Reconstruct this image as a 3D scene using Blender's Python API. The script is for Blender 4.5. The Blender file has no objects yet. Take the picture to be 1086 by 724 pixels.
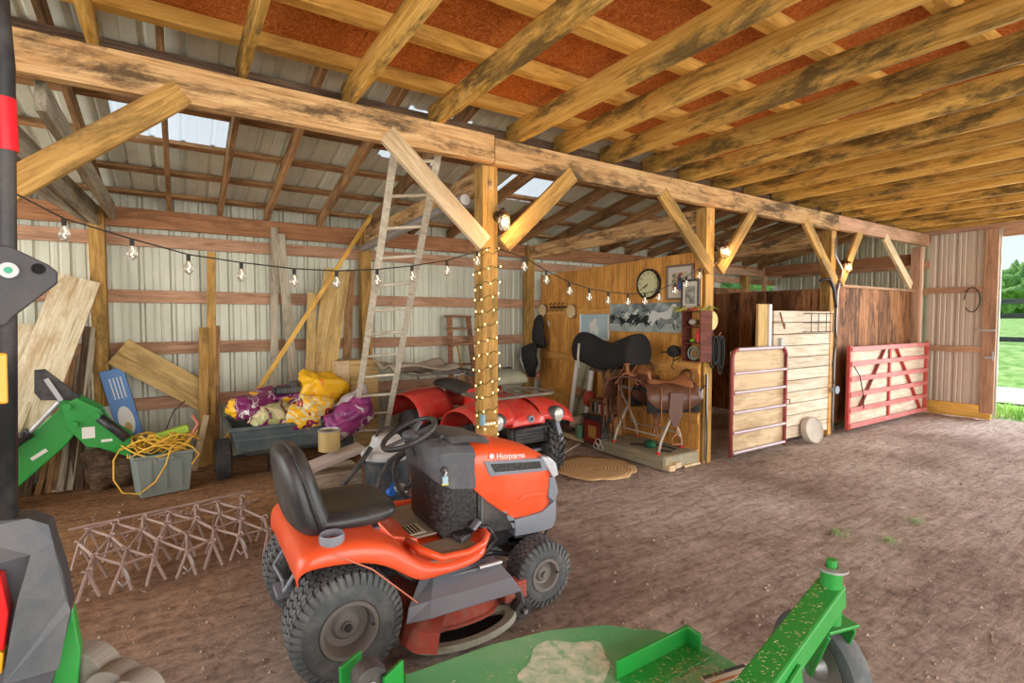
import bpy, bmesh, math, random
from mathutils import Vector, Matrix, Euler, noise as mnoise
random.seed(7)
PI = math.pi
C = bpy.context.scene.collection
scene = bpy.context.scene

# ---------------------------------------------------------------- camera
HC = 1.62
YAW = math.radians(57.1); TILT = math.atan(24/545.)
cam_d = bpy.data.cameras.new('camera'); cam = bpy.data.objects.new('camera', cam_d); C.objects.link(cam)
cam_d.sensor_width = 36; cam_d.lens = 545/1086*36; cam_d.clip_start = .05; cam_d.clip_end = 400
cam.location = (0, 0, HC); cam.rotation_euler = (PI/2-TILT, 0, YAW-PI/2)
scene.camera = cam

# ---------------------------------------------------------------- light
w = bpy.data.worlds.new('sky'); scene.world = w; w.use_nodes = True
nt = w.node_tree; bg = nt.nodes['Background']
tc = nt.nodes.new('ShaderNodeTexCoord'); sx = nt.nodes.new('ShaderNodeSeparateXYZ'); rp = nt.nodes.new('ShaderNodeValToRGB')
nt.links.new(tc.outputs['Generated'], sx.inputs[0]); nt.links.new(sx.outputs['Z'], rp.inputs[0]); nt.links.new(rp.outputs[0], bg.inputs[0])
rp.color_ramp.elements[0].position = 0.0; rp.color_ramp.elements[0].color = (.80, .87, .93, 1)
rp.color_ramp.elements[1].position = .45; rp.color_ramp.elements[1].color = (.42, .62, .92, 1)
bg.inputs[1].default_value = 1.0
def lamp(kind, name, loc, rot, energy, color=(1, 1, 1), **k):
    d = bpy.data.lights.new(name, kind); d.energy = energy; d.color = color
    for a, b in k.items(): setattr(d, a, b)
    o = bpy.data.objects.new(name, d); C.objects.link(o); o.location = loc; o.rotation_euler = rot
    return o
lamp('SUN', 'sun', (0, 0, 20), (math.radians(-38), math.radians(10), 0), 3.2, (1, .95, .85), angle=.02)
lamp('AREA', 'front_fill', (3.5, -4.0, 1.9), (math.radians(90), 0, 0), 620, (1, .95, .88), shape='RECTANGLE', size=13, size_y=3.4)  # added fill lamp for the interior; the front opening is assumed, out of view
lamp('AREA', 'doorway_daylight', (13.0, .6, 2.2), (0, math.radians(82), 0), 520, (.88, .94, 1), shape='RECTANGLE', size=3.4, size_y=4.2)
lamp('AREA', 'left_fill', (-4.6, 3.6, 1.8), (0, math.radians(-90), 0), 230, (1, .95, .88), shape='RECTANGLE', size=3.2, size_y=6)  # added fill lamp to brighten the back wall; left end is unseen
vs = scene.view_settings
vs.view_transform = 'Standard'; vs.look = 'None'; vs.gamma = 1; vs.exposure = 0.28
try: vs.use_curve_mapping = False
except Exception: pass

# ---------------------------------------------------------------- helpers
_t = TILT
_F = Vector((math.cos(YAW)*math.cos(_t), math.sin(YAW)*math.cos(_t), -math.sin(_t)))
_R = Vector((math.sin(YAW), -math.cos(YAW), 0))
_U = _R.cross(_F)
def at(u, v, x=None, y=None, z=None):
    """point of the place seen at (u, v) on one of its real planes"""
    d = _F + _R*((u-543)/545.) + _U*((362-v)/545.)
    t = x/d.x if x is not None else (y/d.y if y is not None else (z-HC)/d.z)
    return Vector((0, 0, HC)) + d*t

class MB:
    def __init__(s): s.v = []; s.f = []
    def add(s, vs, fs):
        n = len(s.v); s.v += [tuple(p) for p in vs]; s.f += [tuple(i+n for i in f) for f in fs]; return s
    def box(s, x0, x1, y0, y1, z0, z1):
        return s.add([(x, y, z) for z in (z0, z1) for y in (y0, y1) for x in (x0, x1)],
                     [(0, 2, 3, 1), (4, 5, 7, 6), (0, 1, 5, 4), (2, 6, 7, 3), (0, 4, 6, 2), (1, 3, 7, 5)])
    def obox(s, p0, p1, wd, ht, up=(0, 0, 1)):
        p0 = Vector(p0); p1 = Vector(p1); d = (p1-p0).normalized(); up = Vector(up)
        a = d.cross(up)
        if a.length < 1e-4: a = d.cross(Vector((1, 0, 0)))
        a.normalize(); b = a.cross(d).normalized()
        vs = [p+a*sa*wd/2+b*sb*ht/2 for p in (p0, p1) for sb in (-1, 1) for sa in (-1, 1)]
        return s.add(vs, [(0, 1, 3, 2), (4, 6, 7, 5), (0, 4, 5, 1), (2, 3, 7, 6), (0, 2, 6, 4), (1, 5, 7, 3)])
    def tube(s, pts, r, n=8, closed=False):
        pts = [Vector(p) for p in pts]; m = len(pts); rings = []
        prev = None
        for i, p in enumerate(pts):
            if closed: d = pts[(i+1) % m]-pts[i-1]
            else: d = pts[min(i+1, m-1)]-pts[max(i-1, 0)]
            if d.length < 1e-7: d = Vector((0, 0, 1))
            d.normalize()
            if prev is None:
                a = d.cross(Vector((0, 0, 1)))
                if a.length < .05: a = d.cross(Vector((1, 0, 0)))
            else: a = prev-d*prev.dot(d)
            a.normalize(); prev = a; b = d.cross(a)
            rr = r[i] if isinstance(r, (list, tuple)) else r
            rings.append([p+(a*math.cos(2*PI*k/n)+b*math.sin(2*PI*k/n))*rr for k in range(n)])
        vs = [q for R in rings for q in R]; fs = []
        for i in range(m if closed else m-1):
            j = (i+1) % m
            for k in range(n):
                k2 = (k+1) % n; fs.append((i*n+k, i*n+k2, j*n+k2, j*n+k))
        if not closed: fs += [tuple(range(n))[::-1], tuple((m-1)*n+k for k in range(n))]
        return s.add(vs, fs)
    def cyl(s, p0, p1, r, n=16, r1=None): return s.tube([p0, p1], [r, r if r1 is None else r1], n)
    def prism(s, poly, ax, a0, a1):
        """poly in the plane across axis ax: x -> (y,z), y -> (x,z), z -> (x,y)"""
        def P(p, a):
            return {'x': (a, p[0], p[1]), 'y': (p[0], a, p[1]), 'z': (p[0], p[1], a)}[ax]
        n = len(poly); vs = [P(p, a0) for p in poly]+[P(p, a1) for p in poly]
        fs = [tuple(range(n)), tuple(range(2*n-1, n-1, -1))]+[(i, (i+1) % n+0, (i+1) % n+n, i+n) for i in range(n)]
        return s.add(vs, fs)
    def lathe(s, prof, c=(0, 0, 0), ax='z', n=24, close=False):
        """prof: (radius, height along the axis)"""
        c = Vector(c); vs = []; m = len(prof)
        for (r, h) in prof:
            for k in range(n):
                a = 2*PI*k/n; p, q = r*math.cos(a), r*math.sin(a)
                vs.append(c+Vector({'z': (p, q, h), 'y': (p, h, q), 'x': (h, p, q)}[ax]))
        fs = []
        for i in range(m if close else m-1):
            j = (i+1) % m
            for k in range(n):
                k2 = (k+1) % n; fs.append((i*n+k, i*n+k2, j*n+k2, j*n+k))
        return s.add(vs, fs)
    def ell(s, c, r, nu=14, nv=8):
        c = Vector(c); vs = []; fs = []
        if not isinstance(r, (tuple, list)): r = (r, r, r)
        for j in range(nv+1):
            th = PI*j/nv
            for i in range(nu):
                a = 2*PI*i/nu
                vs.append((c.x+r[0]*math.sin(th)*math.cos(a), c.y+r[1]*math.sin(th)*math.sin(a), c.z+r[2]*math.cos(th)))
        for j in range(nv):
            for i in range(nu):
                i2 = (i+1) % nu; fs.append((j*nu+i, (j+1)*nu+i, (j+1)*nu+i2, j*nu+i2))
        return s.add(vs, fs)
    def grid(s, fn, nu, nv):
        vs = [fn(i/nu, j/nv) for j in range(nv+1) for i in range(nu+1)]
        return s.add(vs, [(j*(nu+1)+i, j*(nu+1)+i+1, (j+1)*(nu+1)+i+1, (j+1)*(nu+1)+i) for j in range(nv) for i in range(nu)])
    def loft(s, rings, cap=True, close=True):
        n = len(rings[0]); vs = [p for r in rings for p in r]; fs = []
        for i in range(len(rings)-1):
            for k in range(n if close else n-1):
                k2 = (k+1) % n; fs.append((i*n+k, i*n+k2, (i+1)*n+k2, (i+1)*n+k))
        if cap: fs += [tuple(range(n))[::-1], tuple((len(rings)-1)*n+k for k in range(n))]
        return s.add(vs, fs)
    def build(s, name, m, parent=None, loc=None, rot=None, smooth=False, bevel=0, solid=0, subd=0):
        me = bpy.data.meshes.new(name); me.from_pydata(s.v, [], s.f)
        bm = bmesh.new(); bm.from_mesh(me)
        bmesh.ops.remove_doubles(bm, verts=bm.verts, dist=1e-6)
        bmesh.ops.recalc_face_normals(bm, faces=bm.faces); bm.to_mesh(me); bm.free()
        me.materials.append(m)
        o = bpy.data.objects.new(name, me); C.objects.link(o)
        if parent is not None: o.parent = parent
        if loc is not None: o.location = loc
        if rot is not None: o.rotation_euler = rot
        if smooth:
            for p in me.polygons: p.use_smooth = True
            if smooth != 'all':
                try: me.set_sharp_from_angle(angle=math.radians(38))
                except Exception: pass
        if solid:
            md = o.modifiers.new('s', 'SOLIDIFY'); md.thickness = solid; md.offset = 0
        if bevel:
            md = o.modifiers.new('b', 'BEVEL'); md.width = bevel; md.segments = 2; md.limit_method = 'ANGLE'
        if subd:
            md = o.modifiers.new('u', 'SUBSURF'); md.levels = subd; md.render_levels = subd
        return o

def thing(name, label, cat, loc=(0, 0, 0), rz=0, group=None):
    o = bpy.data.objects.new(name, None); C.objects.link(o); o.empty_display_size = .1
    o.location = loc; o.rotation_euler = (0, 0, rz); o['label'] = label; o['category'] = cat
    if group: o['group'] = group
    return o
def tag(o, label, cat, group=None, kind=None):
    o['label'] = label; o['category'] = cat
    if group: o['group'] = group
    if kind: o['kind'] = kind
    return o
def struct(o): o['kind'] = 'structure'; return o
def copy_tree(o, parent=None):
    c = o.copy(); C.objects.link(c)
    if parent is not None: c.parent = parent
    for ch in [x for x in C.objects if x.parent == o]: copy_tree(ch, c)
    return c
ORD = ['first', 'second', 'third', 'fourth', 'fifth', 'sixth', 'seventh', 'eighth', 'ninth', 'tenth', 'eleventh', 'twelfth', 'thirteenth',
       'fourteenth', 'fifteenth', 'sixteenth', 'seventeenth', 'eighteenth', 'nineteenth', 'twentieth', 'twenty-first', 'twenty-second', 'twenty-third']
def lettering(txt, size, m, parent, loc, rot, name='lettering', ext=.0008):
    cu = bpy.data.curves.new(name, 'FONT'); cu.body = txt; cu.size = size; cu.extrude = ext; cu.align_x = 'CENTER'; cu.align_y = 'CENTER'
    t = bpy.data.objects.new(name+'_c', cu); C.objects.link(t)
    bpy.context.view_layer.update()
    me = bpy.data.meshes.new_from_object(t.evaluated_get(bpy.context.evaluated_depsgraph_get()))
    bpy.data.objects.remove(t)
    me.materials.clear(); me.materials.append(m)
    o = bpy.data.objects.new(name, me); C.objects.link(o); o.parent = parent; o.location = loc; o.rotation_euler = rot
    return o

# ---------------------------------------------------------------- materials
def newmat(name, rough=.6, metal=0, spec=.3):
    m = bpy.data.materials.new(name); m.use_nodes = True
    b = m.node_tree.nodes['Principled BSDF']; b.inputs['Roughness'].default_value = rough; b.inputs['Metallic'].default_value = metal
    b.inputs['Specular IOR Level'].default_value = spec
    return m, m.node_tree, b
def ramp(nt, stops):
    r = nt.nodes.new('ShaderNodeValToRGB'); e = r.color_ramp.elements
    while len(e) < len(stops): e.new(.5)
    for k, (p, c) in zip(e, stops): k.position = p; k.color = (*c, 1)
    return r
def mapped(nt, sc, obj=True, off=None):
    t = nt.nodes.new('ShaderNodeTexCoord'); mp = nt.nodes.new('ShaderNodeMapping'); nt.links.new(t.outputs['Object'], mp.inputs[0])
    mp.inputs['Scale'].default_value = sc
    return mp
def ntex(nt, vec, scale, detail=4, rough=.55, dist=0):
    n = nt.nodes.new('ShaderNodeTexNoise'); n.inputs['Scale'].default_value = scale; n.inputs['Detail'].default_value = detail
    n.inputs['Roughness'].default_value = rough; n.inputs['Distortion'].default_value = dist
    if vec is not None: nt.links.new(vec, n.inputs['Vector'])
    return n
def mixc(nt, fac, a, b, mode='MIX'):
    m = nt.nodes.new('ShaderNodeMix'); m.data_type = 'RGBA'; m.blend_type = mode
    for s, val in ((m.inputs[0], fac), (m.inputs[6], a), (m.inputs[7], b)):
        if hasattr(val, 'is_output') or isinstance(val, bpy.types.NodeSocket): nt.links.new(val, s)
        else: s.default_value = val if isinstance(val, (int, float)) else (*val, 1)
    return m.outputs[2]
def bump(nt, b, h, st, d=.01):
    bp = nt.nodes.new('ShaderNodeBump'); bp.inputs['Strength'].default_value = st; bp.inputs['Distance'].default_value = d
    nt.links.new(h, bp.inputs['Height']); nt.links.new(bp.outputs[0], b.inputs['Normal'])
def wood(name, c1, c2, dirt=(.10, .07, .04), amt=.5, grain='x', rough=.75, var=.25, sc=1.0):
    """c1/c2: grain colours; dirt: mould and dirt stains with a shape of their own; grain: the axis it runs along"""
    m, nt, b = newmat(name, rough, 0, .15)
    s = {'x': (1.2, 22, 22), 'y': (22, 1.2, 22), 'z': (22, 22, 1.2)}[grain]
    mp = mapped(nt, tuple(k*sc for k in s))
    oi = nt.nodes.new('ShaderNodeObjectInfo'); ge = nt.nodes.new('ShaderNodeNewGeometry')
    ad = nt.nodes.new('ShaderNodeMath'); nt.links.new(oi.outputs['Random'], ad.inputs[0]); nt.links.new(ge.outputs['Random Per Island'], ad.inputs[1])
    sc2 = nt.nodes.new('ShaderNodeMath'); sc2.operation = 'MULTIPLY'; sc2.inputs[1].default_value = 31; nt.links.new(ad.outputs[0], sc2.inputs[0])
    va = nt.nodes.new('ShaderNodeVectorMath'); nt.links.new(mp.outputs[0], va.inputs[0]); nt.links.new(sc2.outputs[0], va.inputs[1])
    n1 = ntex(nt, va.outputs[0], 1.5, 6, .6, 1.2)
    r1 = ramp(nt, [(.28, tuple(k*.55 for k in c1)), (.42, c1), (.68, c2)]); nt.links.new(n1.outputs[0], r1.inputs[0])
    t2 = nt.nodes.new('ShaderNodeTexCoord'); va2 = nt.nodes.new('ShaderNodeVectorMath'); nt.links.new(t2.outputs['Object'], va2.inputs[0]); nt.links.new(sc2.outputs[0], va2.inputs[1])
    st = {'x': (.45, 1.5, 1.5), 'y': (1.5, .45, 1.5), 'z': (1.5, 1.5, .45)}[grain]
    m2 = nt.nodes.new('ShaderNodeMapping'); m2.inputs['Scale'].default_value = st; nt.links.new(va2.outputs[0], m2.inputs[0])
    n2 = ntex(nt, m2.outputs[0], 3.4, 9, .74, .3)
    r2 = ramp(nt, [(.485, (0, 0, 0)), (.60, (amt,)*3)]); nt.links.new(n2.outputs[0], r2.inputs[0])
    col = mixc(nt, r2.outputs[0], r1.outputs[0], dirt)
    hs = nt.nodes.new('ShaderNodeHueSaturation'); nt.links.new(col, hs.inputs['Color'])
    mr = nt.nodes.new('ShaderNodeMapRange'); fr = nt.nodes.new('ShaderNodeMath'); fr.operation = 'FRACT'
    nt.links.new(ad.outputs[0], fr.inputs[0]); nt.links.new(fr.outputs[0], mr.inputs[0]); mr.inputs[3].default_value = 1-var; mr.inputs[4].default_value = 1+var
    nt.links.new(mr.outputs[0], hs.inputs['Value']); nt.links.new(hs.outputs[0], b.inputs['Base Color'])
    bump(nt, b, n1.outputs[0], .35, .006)
    return m
def paint(name, c, rough=.4, metal=0, dust=.25, dustc=(.42, .36, .29), sc=6, spec=.5, coat=0):
    m, nt, b = newmat(name, rough, metal, spec)
    mp = mapped(nt, (1, 1, 1)); n = ntex(nt, mp.outputs[0], sc, 8, .7)
    r = ramp(nt, [(.45, (0, 0, 0)), (.8, (dust,)*3)]); nt.links.new(n.outputs[0], r.inputs[0])
    nt.links.new(mixc(nt, r.outputs[0], c, dustc), b.inputs['Base Color'])
    r3 = nt.nodes.new('ShaderNodeMapRange'); nt.links.new(n.outputs[0], r3.inputs[0]); r3.inputs[1].default_value = .35; r3.inputs[2].default_value = .75
    r3.inputs[3].default_value = rough; r3.inputs[4].default_value = min(1, rough+.3); nt.links.new(r3.outputs[0], b.inputs['Roughness'])
    if coat: b.inputs['Coat Weight'].default_value = coat
    return m
def flat(name, c, rough=.6, metal=0, emit=0, ec=None):
    m, nt, b = newmat(name, rough, metal); b.inputs['Base Color'].default_value = (*c, 1)
    if emit: b.inputs['Emission Color'].default_value = (*(ec or c), 1); b.inputs['Emission Strength'].default_value = emit
    return m
def patches(name, stops, sc=5, rough=.35, interp='CONSTANT'):
    m, nt, b = newmat(name, rough, 0, .4)
    mp = mapped(nt, (1, 1, 1)); n = ntex(nt, mp.outputs[0], sc, 2, .5, .8)
    r = ramp(nt, stops); r.color_ramp.interpolation = interp; nt.links.new(n.outputs[0], r.inputs[0]); nt.links.new(r.outputs[0], b.inputs['Base Color'])
    return m
M = {}
M['beam'] = wood('aged_beam_wood', (.40, .22, .09), (.60, .40, .19), (.07, .045, .025), .9)
M['joist'] = wood('joist_wood', (.46, .255, .05), (.66, .42, .12), (.075, .055, .022), .85, var=.22)
M['purlin'] = wood('purlin_wood', (.66, .37, .075), (.80, .50, .14), (.26, .12, .03), .5, var=.15)
M['rafter'] = wood('rafter_wood', (.30, .16, .07), (.48, .29, .13), (.10, .055, .03), .7)
M['girt'] = wood('girt_wood', (.42, .23, .14), (.56, .34, .21), (.20, .12, .07), .5, var=.15)
M['plate'] = wood('plate_wood', (.34, .15, .07), (.50, .25, .12), (.15, .08, .04), .5)
M['post'] = wood('post_wood', (.40, .22, .06), (.58, .35, .11), (.13, .085, .03), .7, 'x', var=.1)
M['paleboard'] = wood('pale_board_wood', (.58, .42, .24), (.76, .60, .38), (.3, .2, .1), .4)
M['greyboard'] = wood('grey_weathered_wood', (.42, .36, .26), (.62, .55, .42), (.18, .14, .09), .6)
M['darkwood'] = wood('old_dark_wood', (.10, .06, .04), (.22, .15, .09), (.05, .03, .02), .5)
M['pine'] = wood('varnished_pine', (.58, .26, .055), (.76, .40, .11), (.30, .12, .03), .55, 'z', .5, .07)
M['pine_x'] = wood('varnished_pine_rail', (.58, .27, .065), (.76, .43, .13), (.30, .12, .03), .4, 'x', .5, .05)
M['redplank'] = wood('red_brown_plank', (.22, .09, .04), (.40, .20, .09), (.05, .025, .015), .8, 'z', var=.35)
M['whiteplank'] = wood('whitewashed_plank', (.62, .52, .38), (.82, .74, .60), (.5, .33, .18), .5, 'x', var=.08)
M['ply'] = wood('old_plywood', (.62, .45, .26), (.78, .62, .40), (.35, .22, .12), .5, 'x', var=.08, sc=.5)
M['ochreply'] = wood('ochre_plywood', (.50, .33, .12), (.66, .47, .21), (.24, .15, .06), .6, 'x', var=.06, sc=.6)
M['ladder'] = wood('dusty_ladder_wood', (.52, .46, .34), (.70, .64, .52), (.3, .26, .18), .4, 'x')
M['dkpipe'] = paint('old_pipe_paint', (.10, .08, .06), .7, 0, .5)
def osb():
    m, nt, b = newmat('orange_strand_board', .8, 0, .1)
    mp = mapped(nt, (1, 1, 1)); v = nt.nodes.new('ShaderNodeTexVoronoi'); v.inputs['Scale'].default_value = 22
    n = ntex(nt, mp.outputs[0], 9, 4); md = nt.nodes.new('ShaderNodeMapping'); md.inputs['Scale'].default_value = (1, 3.2, 1)
    vm = nt.nodes.new('ShaderNodeVectorMath'); nt.links.new(mp.outputs[0], vm.inputs[0]); nt.links.new(n.outputs['Color'], vm.inputs[1])
    nt.links.new(vm.outputs[0], md.inputs[0]); nt.links.new(md.outputs[0], v.inputs['Vector'])
    r = ramp(nt, [(0, (.22, .045, .012)), (.5, (.50, .14, .03)), (.9, (.72, .30, .08))]); nt.links.new(v.outputs['Color'], r.inputs[0])
    nt.links.new(r.outputs[0], b.inputs['Base Color']); bump(nt, b, v.outputs['Distance'], .3, .004)
    return m
M['osb'] = osb()
def sheet(name, c, c2, rough=.45, metal=.25):
    m, nt, b = newmat(name, rough, metal, .4)
    mp = mapped(nt, (1, 1, .35)); n = ntex(nt, mp.outputs[0], 3, 7, .65)
    r = ramp(nt, [(.35, c), (.75, c2)]); nt.links.new(n.outputs[0], r.inputs[0]); nt.links.new(r.outputs[0], b.inputs['Base Color'])
    return m
M['wallmetal'] = sheet('wall_sheet_metal', (.56, .56, .45), (.42, .41, .31))
M['roofmetal'] = sheet('roof_sheet_metal', (.74, .78, .66), (.58, .61, .50), .55, 0)
M['doormetal'] = sheet('door_sheet_metal', (.55, .47, .38), (.46, .38, .30))
def skyl():
    m, nt, b = newmat('translucent_roof_panel', .5, 0, .3)
    b.inputs['Base Color'].default_value = (.9, .92, .9, 1)
    tr = nt.nodes.new('ShaderNodeBsdfTranslucent'); tr.inputs[0].default_value = (.75, .80, .80, 1)
    mx = nt.nodes.new('ShaderNodeMixShader'); mx.inputs[0].default_value = .5
    nt.links.new(b.outputs[0], mx.inputs[1]); nt.links.new(tr.outputs[0], mx.inputs[2]); nt.links.new(mx.outputs[0], nt.nodes['Material Output'].inputs[0])
    return m
M['skylight'] = skyl()
def dirt():
    m, nt, b = newmat('barn_dirt', .95, 0, .1)
    mp = mapped(nt, (1, 1, 1)); n = ntex(nt, mp.outputs[0], .55, 6, .6); n2 = ntex(nt, mp.outputs[0], 16, 12, .8); 
    mp3 = mapped(nt, (1.2, 7, 1)); n3 = ntex(nt, mp3.outputs[0], 2.2, 8, .7, .5)
    r = ramp(nt, [(.35, (.36, .265, .21)), (.5, (.56, .445, .37)), (.68, (.74, .63, .55))]); nt.links.new(n.outputs[0], r.inputs[0])
    r2 = ramp(nt, [(.34, (.22, .18, .15)), (.47, (.9, .88, .86)), (.60, (1.25, 1.22, 1.2)), (.70, (1.6, 1.58, 1.55))]); nt.links.new(n2.outputs[0], r2.inputs[0])
    c = mixc(nt, .75, r.outputs[0], r2.outputs[0], 'MULTIPLY')
    r3 = ramp(nt, [(.35, (.55, .5, .46)), (.55, (1.08, 1.08, 1.08))]); nt.links.new(n3.outputs[0], r3.inputs[0])
    c = mixc(nt, .7, c, r3.outputs[0], 'MULTIPLY')
    # the back bay is browner, richer earth than the trodden grey aisle
    t = nt.nodes.new('ShaderNodeTexCoord'); sp = nt.nodes.new('ShaderNodeSeparateXYZ'); nt.links.new(t.outputs['Object'], sp.inputs[0])
    ma = nt.nodes.new('ShaderNodeMath'); ma.operation = 'MULTIPLY_ADD'; nt.links.new(sp.outputs['X'], ma.inputs[0]); ma.inputs[1].default_value = -.45; nt.links.new(sp.outputs['Y'], ma.inputs[2])
    nz = nt.nodes.new('ShaderNodeMath'); nz.operation = 'MULTIPLY_ADD'; nt.links.new(n.outputs[0], nz.inputs[0]); nz.inputs[1].default_value = 3; nt.links.new(ma.outputs[0], nz.inputs[2])
    mr = nt.nodes.new('ShaderNodeMapRange'); nt.links.new(nz.outputs[0], mr.inputs[0]); mr.inputs[1].default_value = 3.8; mr.inputs[2].default_value = 6.0
    c = mixc(nt, mr.outputs[0], c, mixc(nt, 1., c, (.95, .66, .40), 'MULTIPLY'))
    nt.links.new(c, b.inputs['Base Color'])
    ad = nt.nodes.new('ShaderNodeMath'); nt.links.new(n2.outputs[0], ad.inputs[0]); nt.links.new(n3.outputs[0], ad.inputs[1])
    bump(nt, b, ad.outputs[0], 1.0, .05)
    return m
M['dirt'] = dirt()
M['grass'] = patches('field_grass', [(.3, (.16, .34, .06)), (.5, (.30, .50, .12)), (.7, (.50, .62, .24))], 3, .9, 'LINEAR')
M['gravel'] = patches('pale_gravel', [(.3, (.55, .50, .44)), (.7, (.75, .71, .66))], 12, .95, 'LINEAR')
M['leaf'] = patches('tree_leaf', [(.3, (.08, .20, .04)), (.55, (.20, .38, .08)), (.75, (.34, .52, .14))], 9, .8, 'LINEAR')
M['bark'] = flat('bark', (.12, .09, .06), .9)
M['fence'] = wood('dark_fence_wood', (.08, .08, .075), (.16, .16, .15), (.05, .05, .05), .3)
M['black'] = paint('black_plastic', (.02, .02, .022), .45, 0, .3)
M['blackm'] = paint('black_metal', (.018, .018, .02), .35, .3, .25)
M['rubber'] = paint('dusty_rubber', (.085, .095, .10), .8, 0, .7, (.28, .265, .24), 9)
M['rubberdk'] = paint('dark_rubber', (.045, .045, .045), .8, 0, .5, (.2, .17, .14), 9)
M['steel'] = paint('dull_steel', (.42, .42, .42), .4, .7, .4)
M['rim'] = paint('dirty_grey_rim', (.22, .205, .19), .5, .3, .6, (.25, .2, .16))
M['wire'] = flat('black_wire', (.02, .018, .015), .6)
M['white'] = flat('white_paint', (.80, .79, .74), .5)
M['red'] = paint('red_gate_paint', (.52, .06, .045), .45, 0, .3, (.5, .3, .25))
M['maroon'] = paint('maroon_gate_paint', (.27, .045, .04), .45, 0, .3, (.4, .25, .22))
M['galv'] = paint('pale_worn_tube', (.52, .42, .44), .4, .3, .4, (.4, .25, .22))
def glass():
    m, nt, b = newmat('clear_glass', .05, 0, .5); b.inputs['Transmission Weight'].default_value = .9; b.inputs['Base Color'].default_value = (.95, .95, .92, 1)
    b.inputs['IOR'].default_value = 1.3
    return m
M['glass'] = glass()
M['filament'] = flat('warm_filament', (1, .85, .6), .5, 0, 2.5, (1, .72, .4))
M['lampglow'] = flat('warm_lamp_globe', (1, .9, .7), .5, 0, 7, (1, .78, .42))
M['fairy'] = flat('fairy_bulb', (1, .8, .4), .5, 0, 3, (1, .68, .25))

# ================================================================ SETTING
def floor():
    m = MB(); nx, ny = 300, 190; x0, x1, y0, y1 = -5.5, 11.6, -4.2, 7.0
    def fn(a, b):
        x = x0+(x1-x0)*a; y = y0+(y1-y0)*b
        z = mnoise.fractal(Vector((x*1.1, y*3.0, 0)), .8, 2.2, 4)*.010+mnoise.fractal(Vector((x*5, y*7, 3)), .9, 2.1, 3)*.006-.012
        return (x, y, min(z, .0))
    m.grid(fn, nx, ny)
    return struct(m.build('floor', M['dirt'], smooth='all'))
floor()
def ribbed(m, x0, x1, z0, z1, y, sp=.28, rib=.022, axis='x'):
    """sheet with raised ribs running up (in z), along axis"""
    xs = []; x = x0
    while x < x1:
        for d, h in ((0, 0), (.018, rib), (.045, rib), (.063, 0), (.125, 0), (.132, .005), (.145, .005), (.152, 0), (.19, 0), (.197, .005), (.21, .005), (.217, 0)):
            if x+d < x1: xs.append((x+d, h))
        x += sp
    xs.append((x1, 0))
    P = (lambda a, h, z: (a, y+h, z)) if axis == 'x' else (lambda a, h, z: (y+h, a, z))
    z0f = z0 if callable(z0) else (lambda a: z0); z1f = z1 if callable(z1) else (lambda a: z1)
    vs = []; fs = []
    for i, (a, h) in enumerate(xs): vs += [P(a, h, z0f(a)), P(a, h, z1f(a))]
    for i in range(len(xs)-1): fs.append((2*i, 2*i+2, 2*i+3, 2*i+1))
    return m.add(vs, fs)
YB = 6.84
m = MB()
ribbed(m, -4.0, 9.75, -.02, 2.98, YB); ribbed(m, 9.75, 11.7, -.02, 2.28, YB); ribbed(m, 9.75, 11.7, 2.54, 2.98, YB)
struct(m.build('wall_back', M['wallmetal'], solid=.003))
m = MB(); ribbed(m, 3.6, 6.84, -.02, lambda a: 2.96+.2*(6.75-a), 11.7, axis='y')
struct(m.build('wall_right', M['wallmetal'], solid=.003))
# lean-to roof: ribbed sheet sloping down to the back eave, with translucent panels let into it
SL = .2
def roofz(y): return 2.965+SL*(6.75-y)
sky_spans = [(-.42, .40, 4.55, 5.55), (1.72, 2.35, 4.3, 5.2), (3.30, 4.10, 4.4, 5.7)]
def roof_piece(m, x0, x1, y0, y1):
    xs = []; x = x0
    while x < x1-1e-6:
        for d, h in ((0, 0), (.016, .02), (.04, .02), (.056, 0), (.13, 0), (.137, .004), (.15, .004), (.157, 0)):
            if x+d < x1: xs.append((x+d, h))
        x += .23
    xs.append((x1, 0)); vs = []; fs = []
    for a, h in xs: vs += [(a, y0, roofz(y0)+h), (a, y1, roofz(y1)+h)]
    for i in range(len(xs)-1): fs.append((2*i, 2*i+2, 2*i+3, 2*i+1))
    m.add(vs, fs)
m = MB(); xp = -4.0
for (a, b, c, d) in sky_spans:
    roof_piece(m, xp, a, 3.2, 7.05); roof_piece(m, a, b, 3.2, c); roof_piece(m, a, b, d, 7.05); xp = b
roof_piece(m, xp, 11.8, 3.2, 7.05)
o = struct(m.build('ceiling', M['roofmetal'], solid=.003)); 
for i, (a, b, c, d) in enumerate(sky_spans):
    m = MB(); roof_piece(m, a+.002, b-.002, c+.002, d-.002)
    o = m.build('roof_light_panel', M['skylight'])
    tag(o, ['translucent white roof panel high at upper left, the largest one', 'translucent roof panel left of the post with fairy lights', 'bright translucent roof panel right of the post with fairy lights'][i], 'skylight', 'translucent panels in the metal roof')
# loft deck over the aisle
m = MB()
yy = 3.6
while yy > -3.5:
    xx = -4.0+random.random()*.5
    while xx < 11.0:
        x2 = min(xx+2.42, 11.0); m.box(xx, x2-.004, yy-1.216, yy, 3.352, 3.366); xx = x2
    yy -= 1.22
struct(m.build('ceiling', M['osb']))
# outer roof above the loft keeps the sky out
m = MB(); m.box(-4.1, 11.2, -3.6, 3.7, 4.35, 4.4); struct(m.build('roof', M['roofmetal']))

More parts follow.
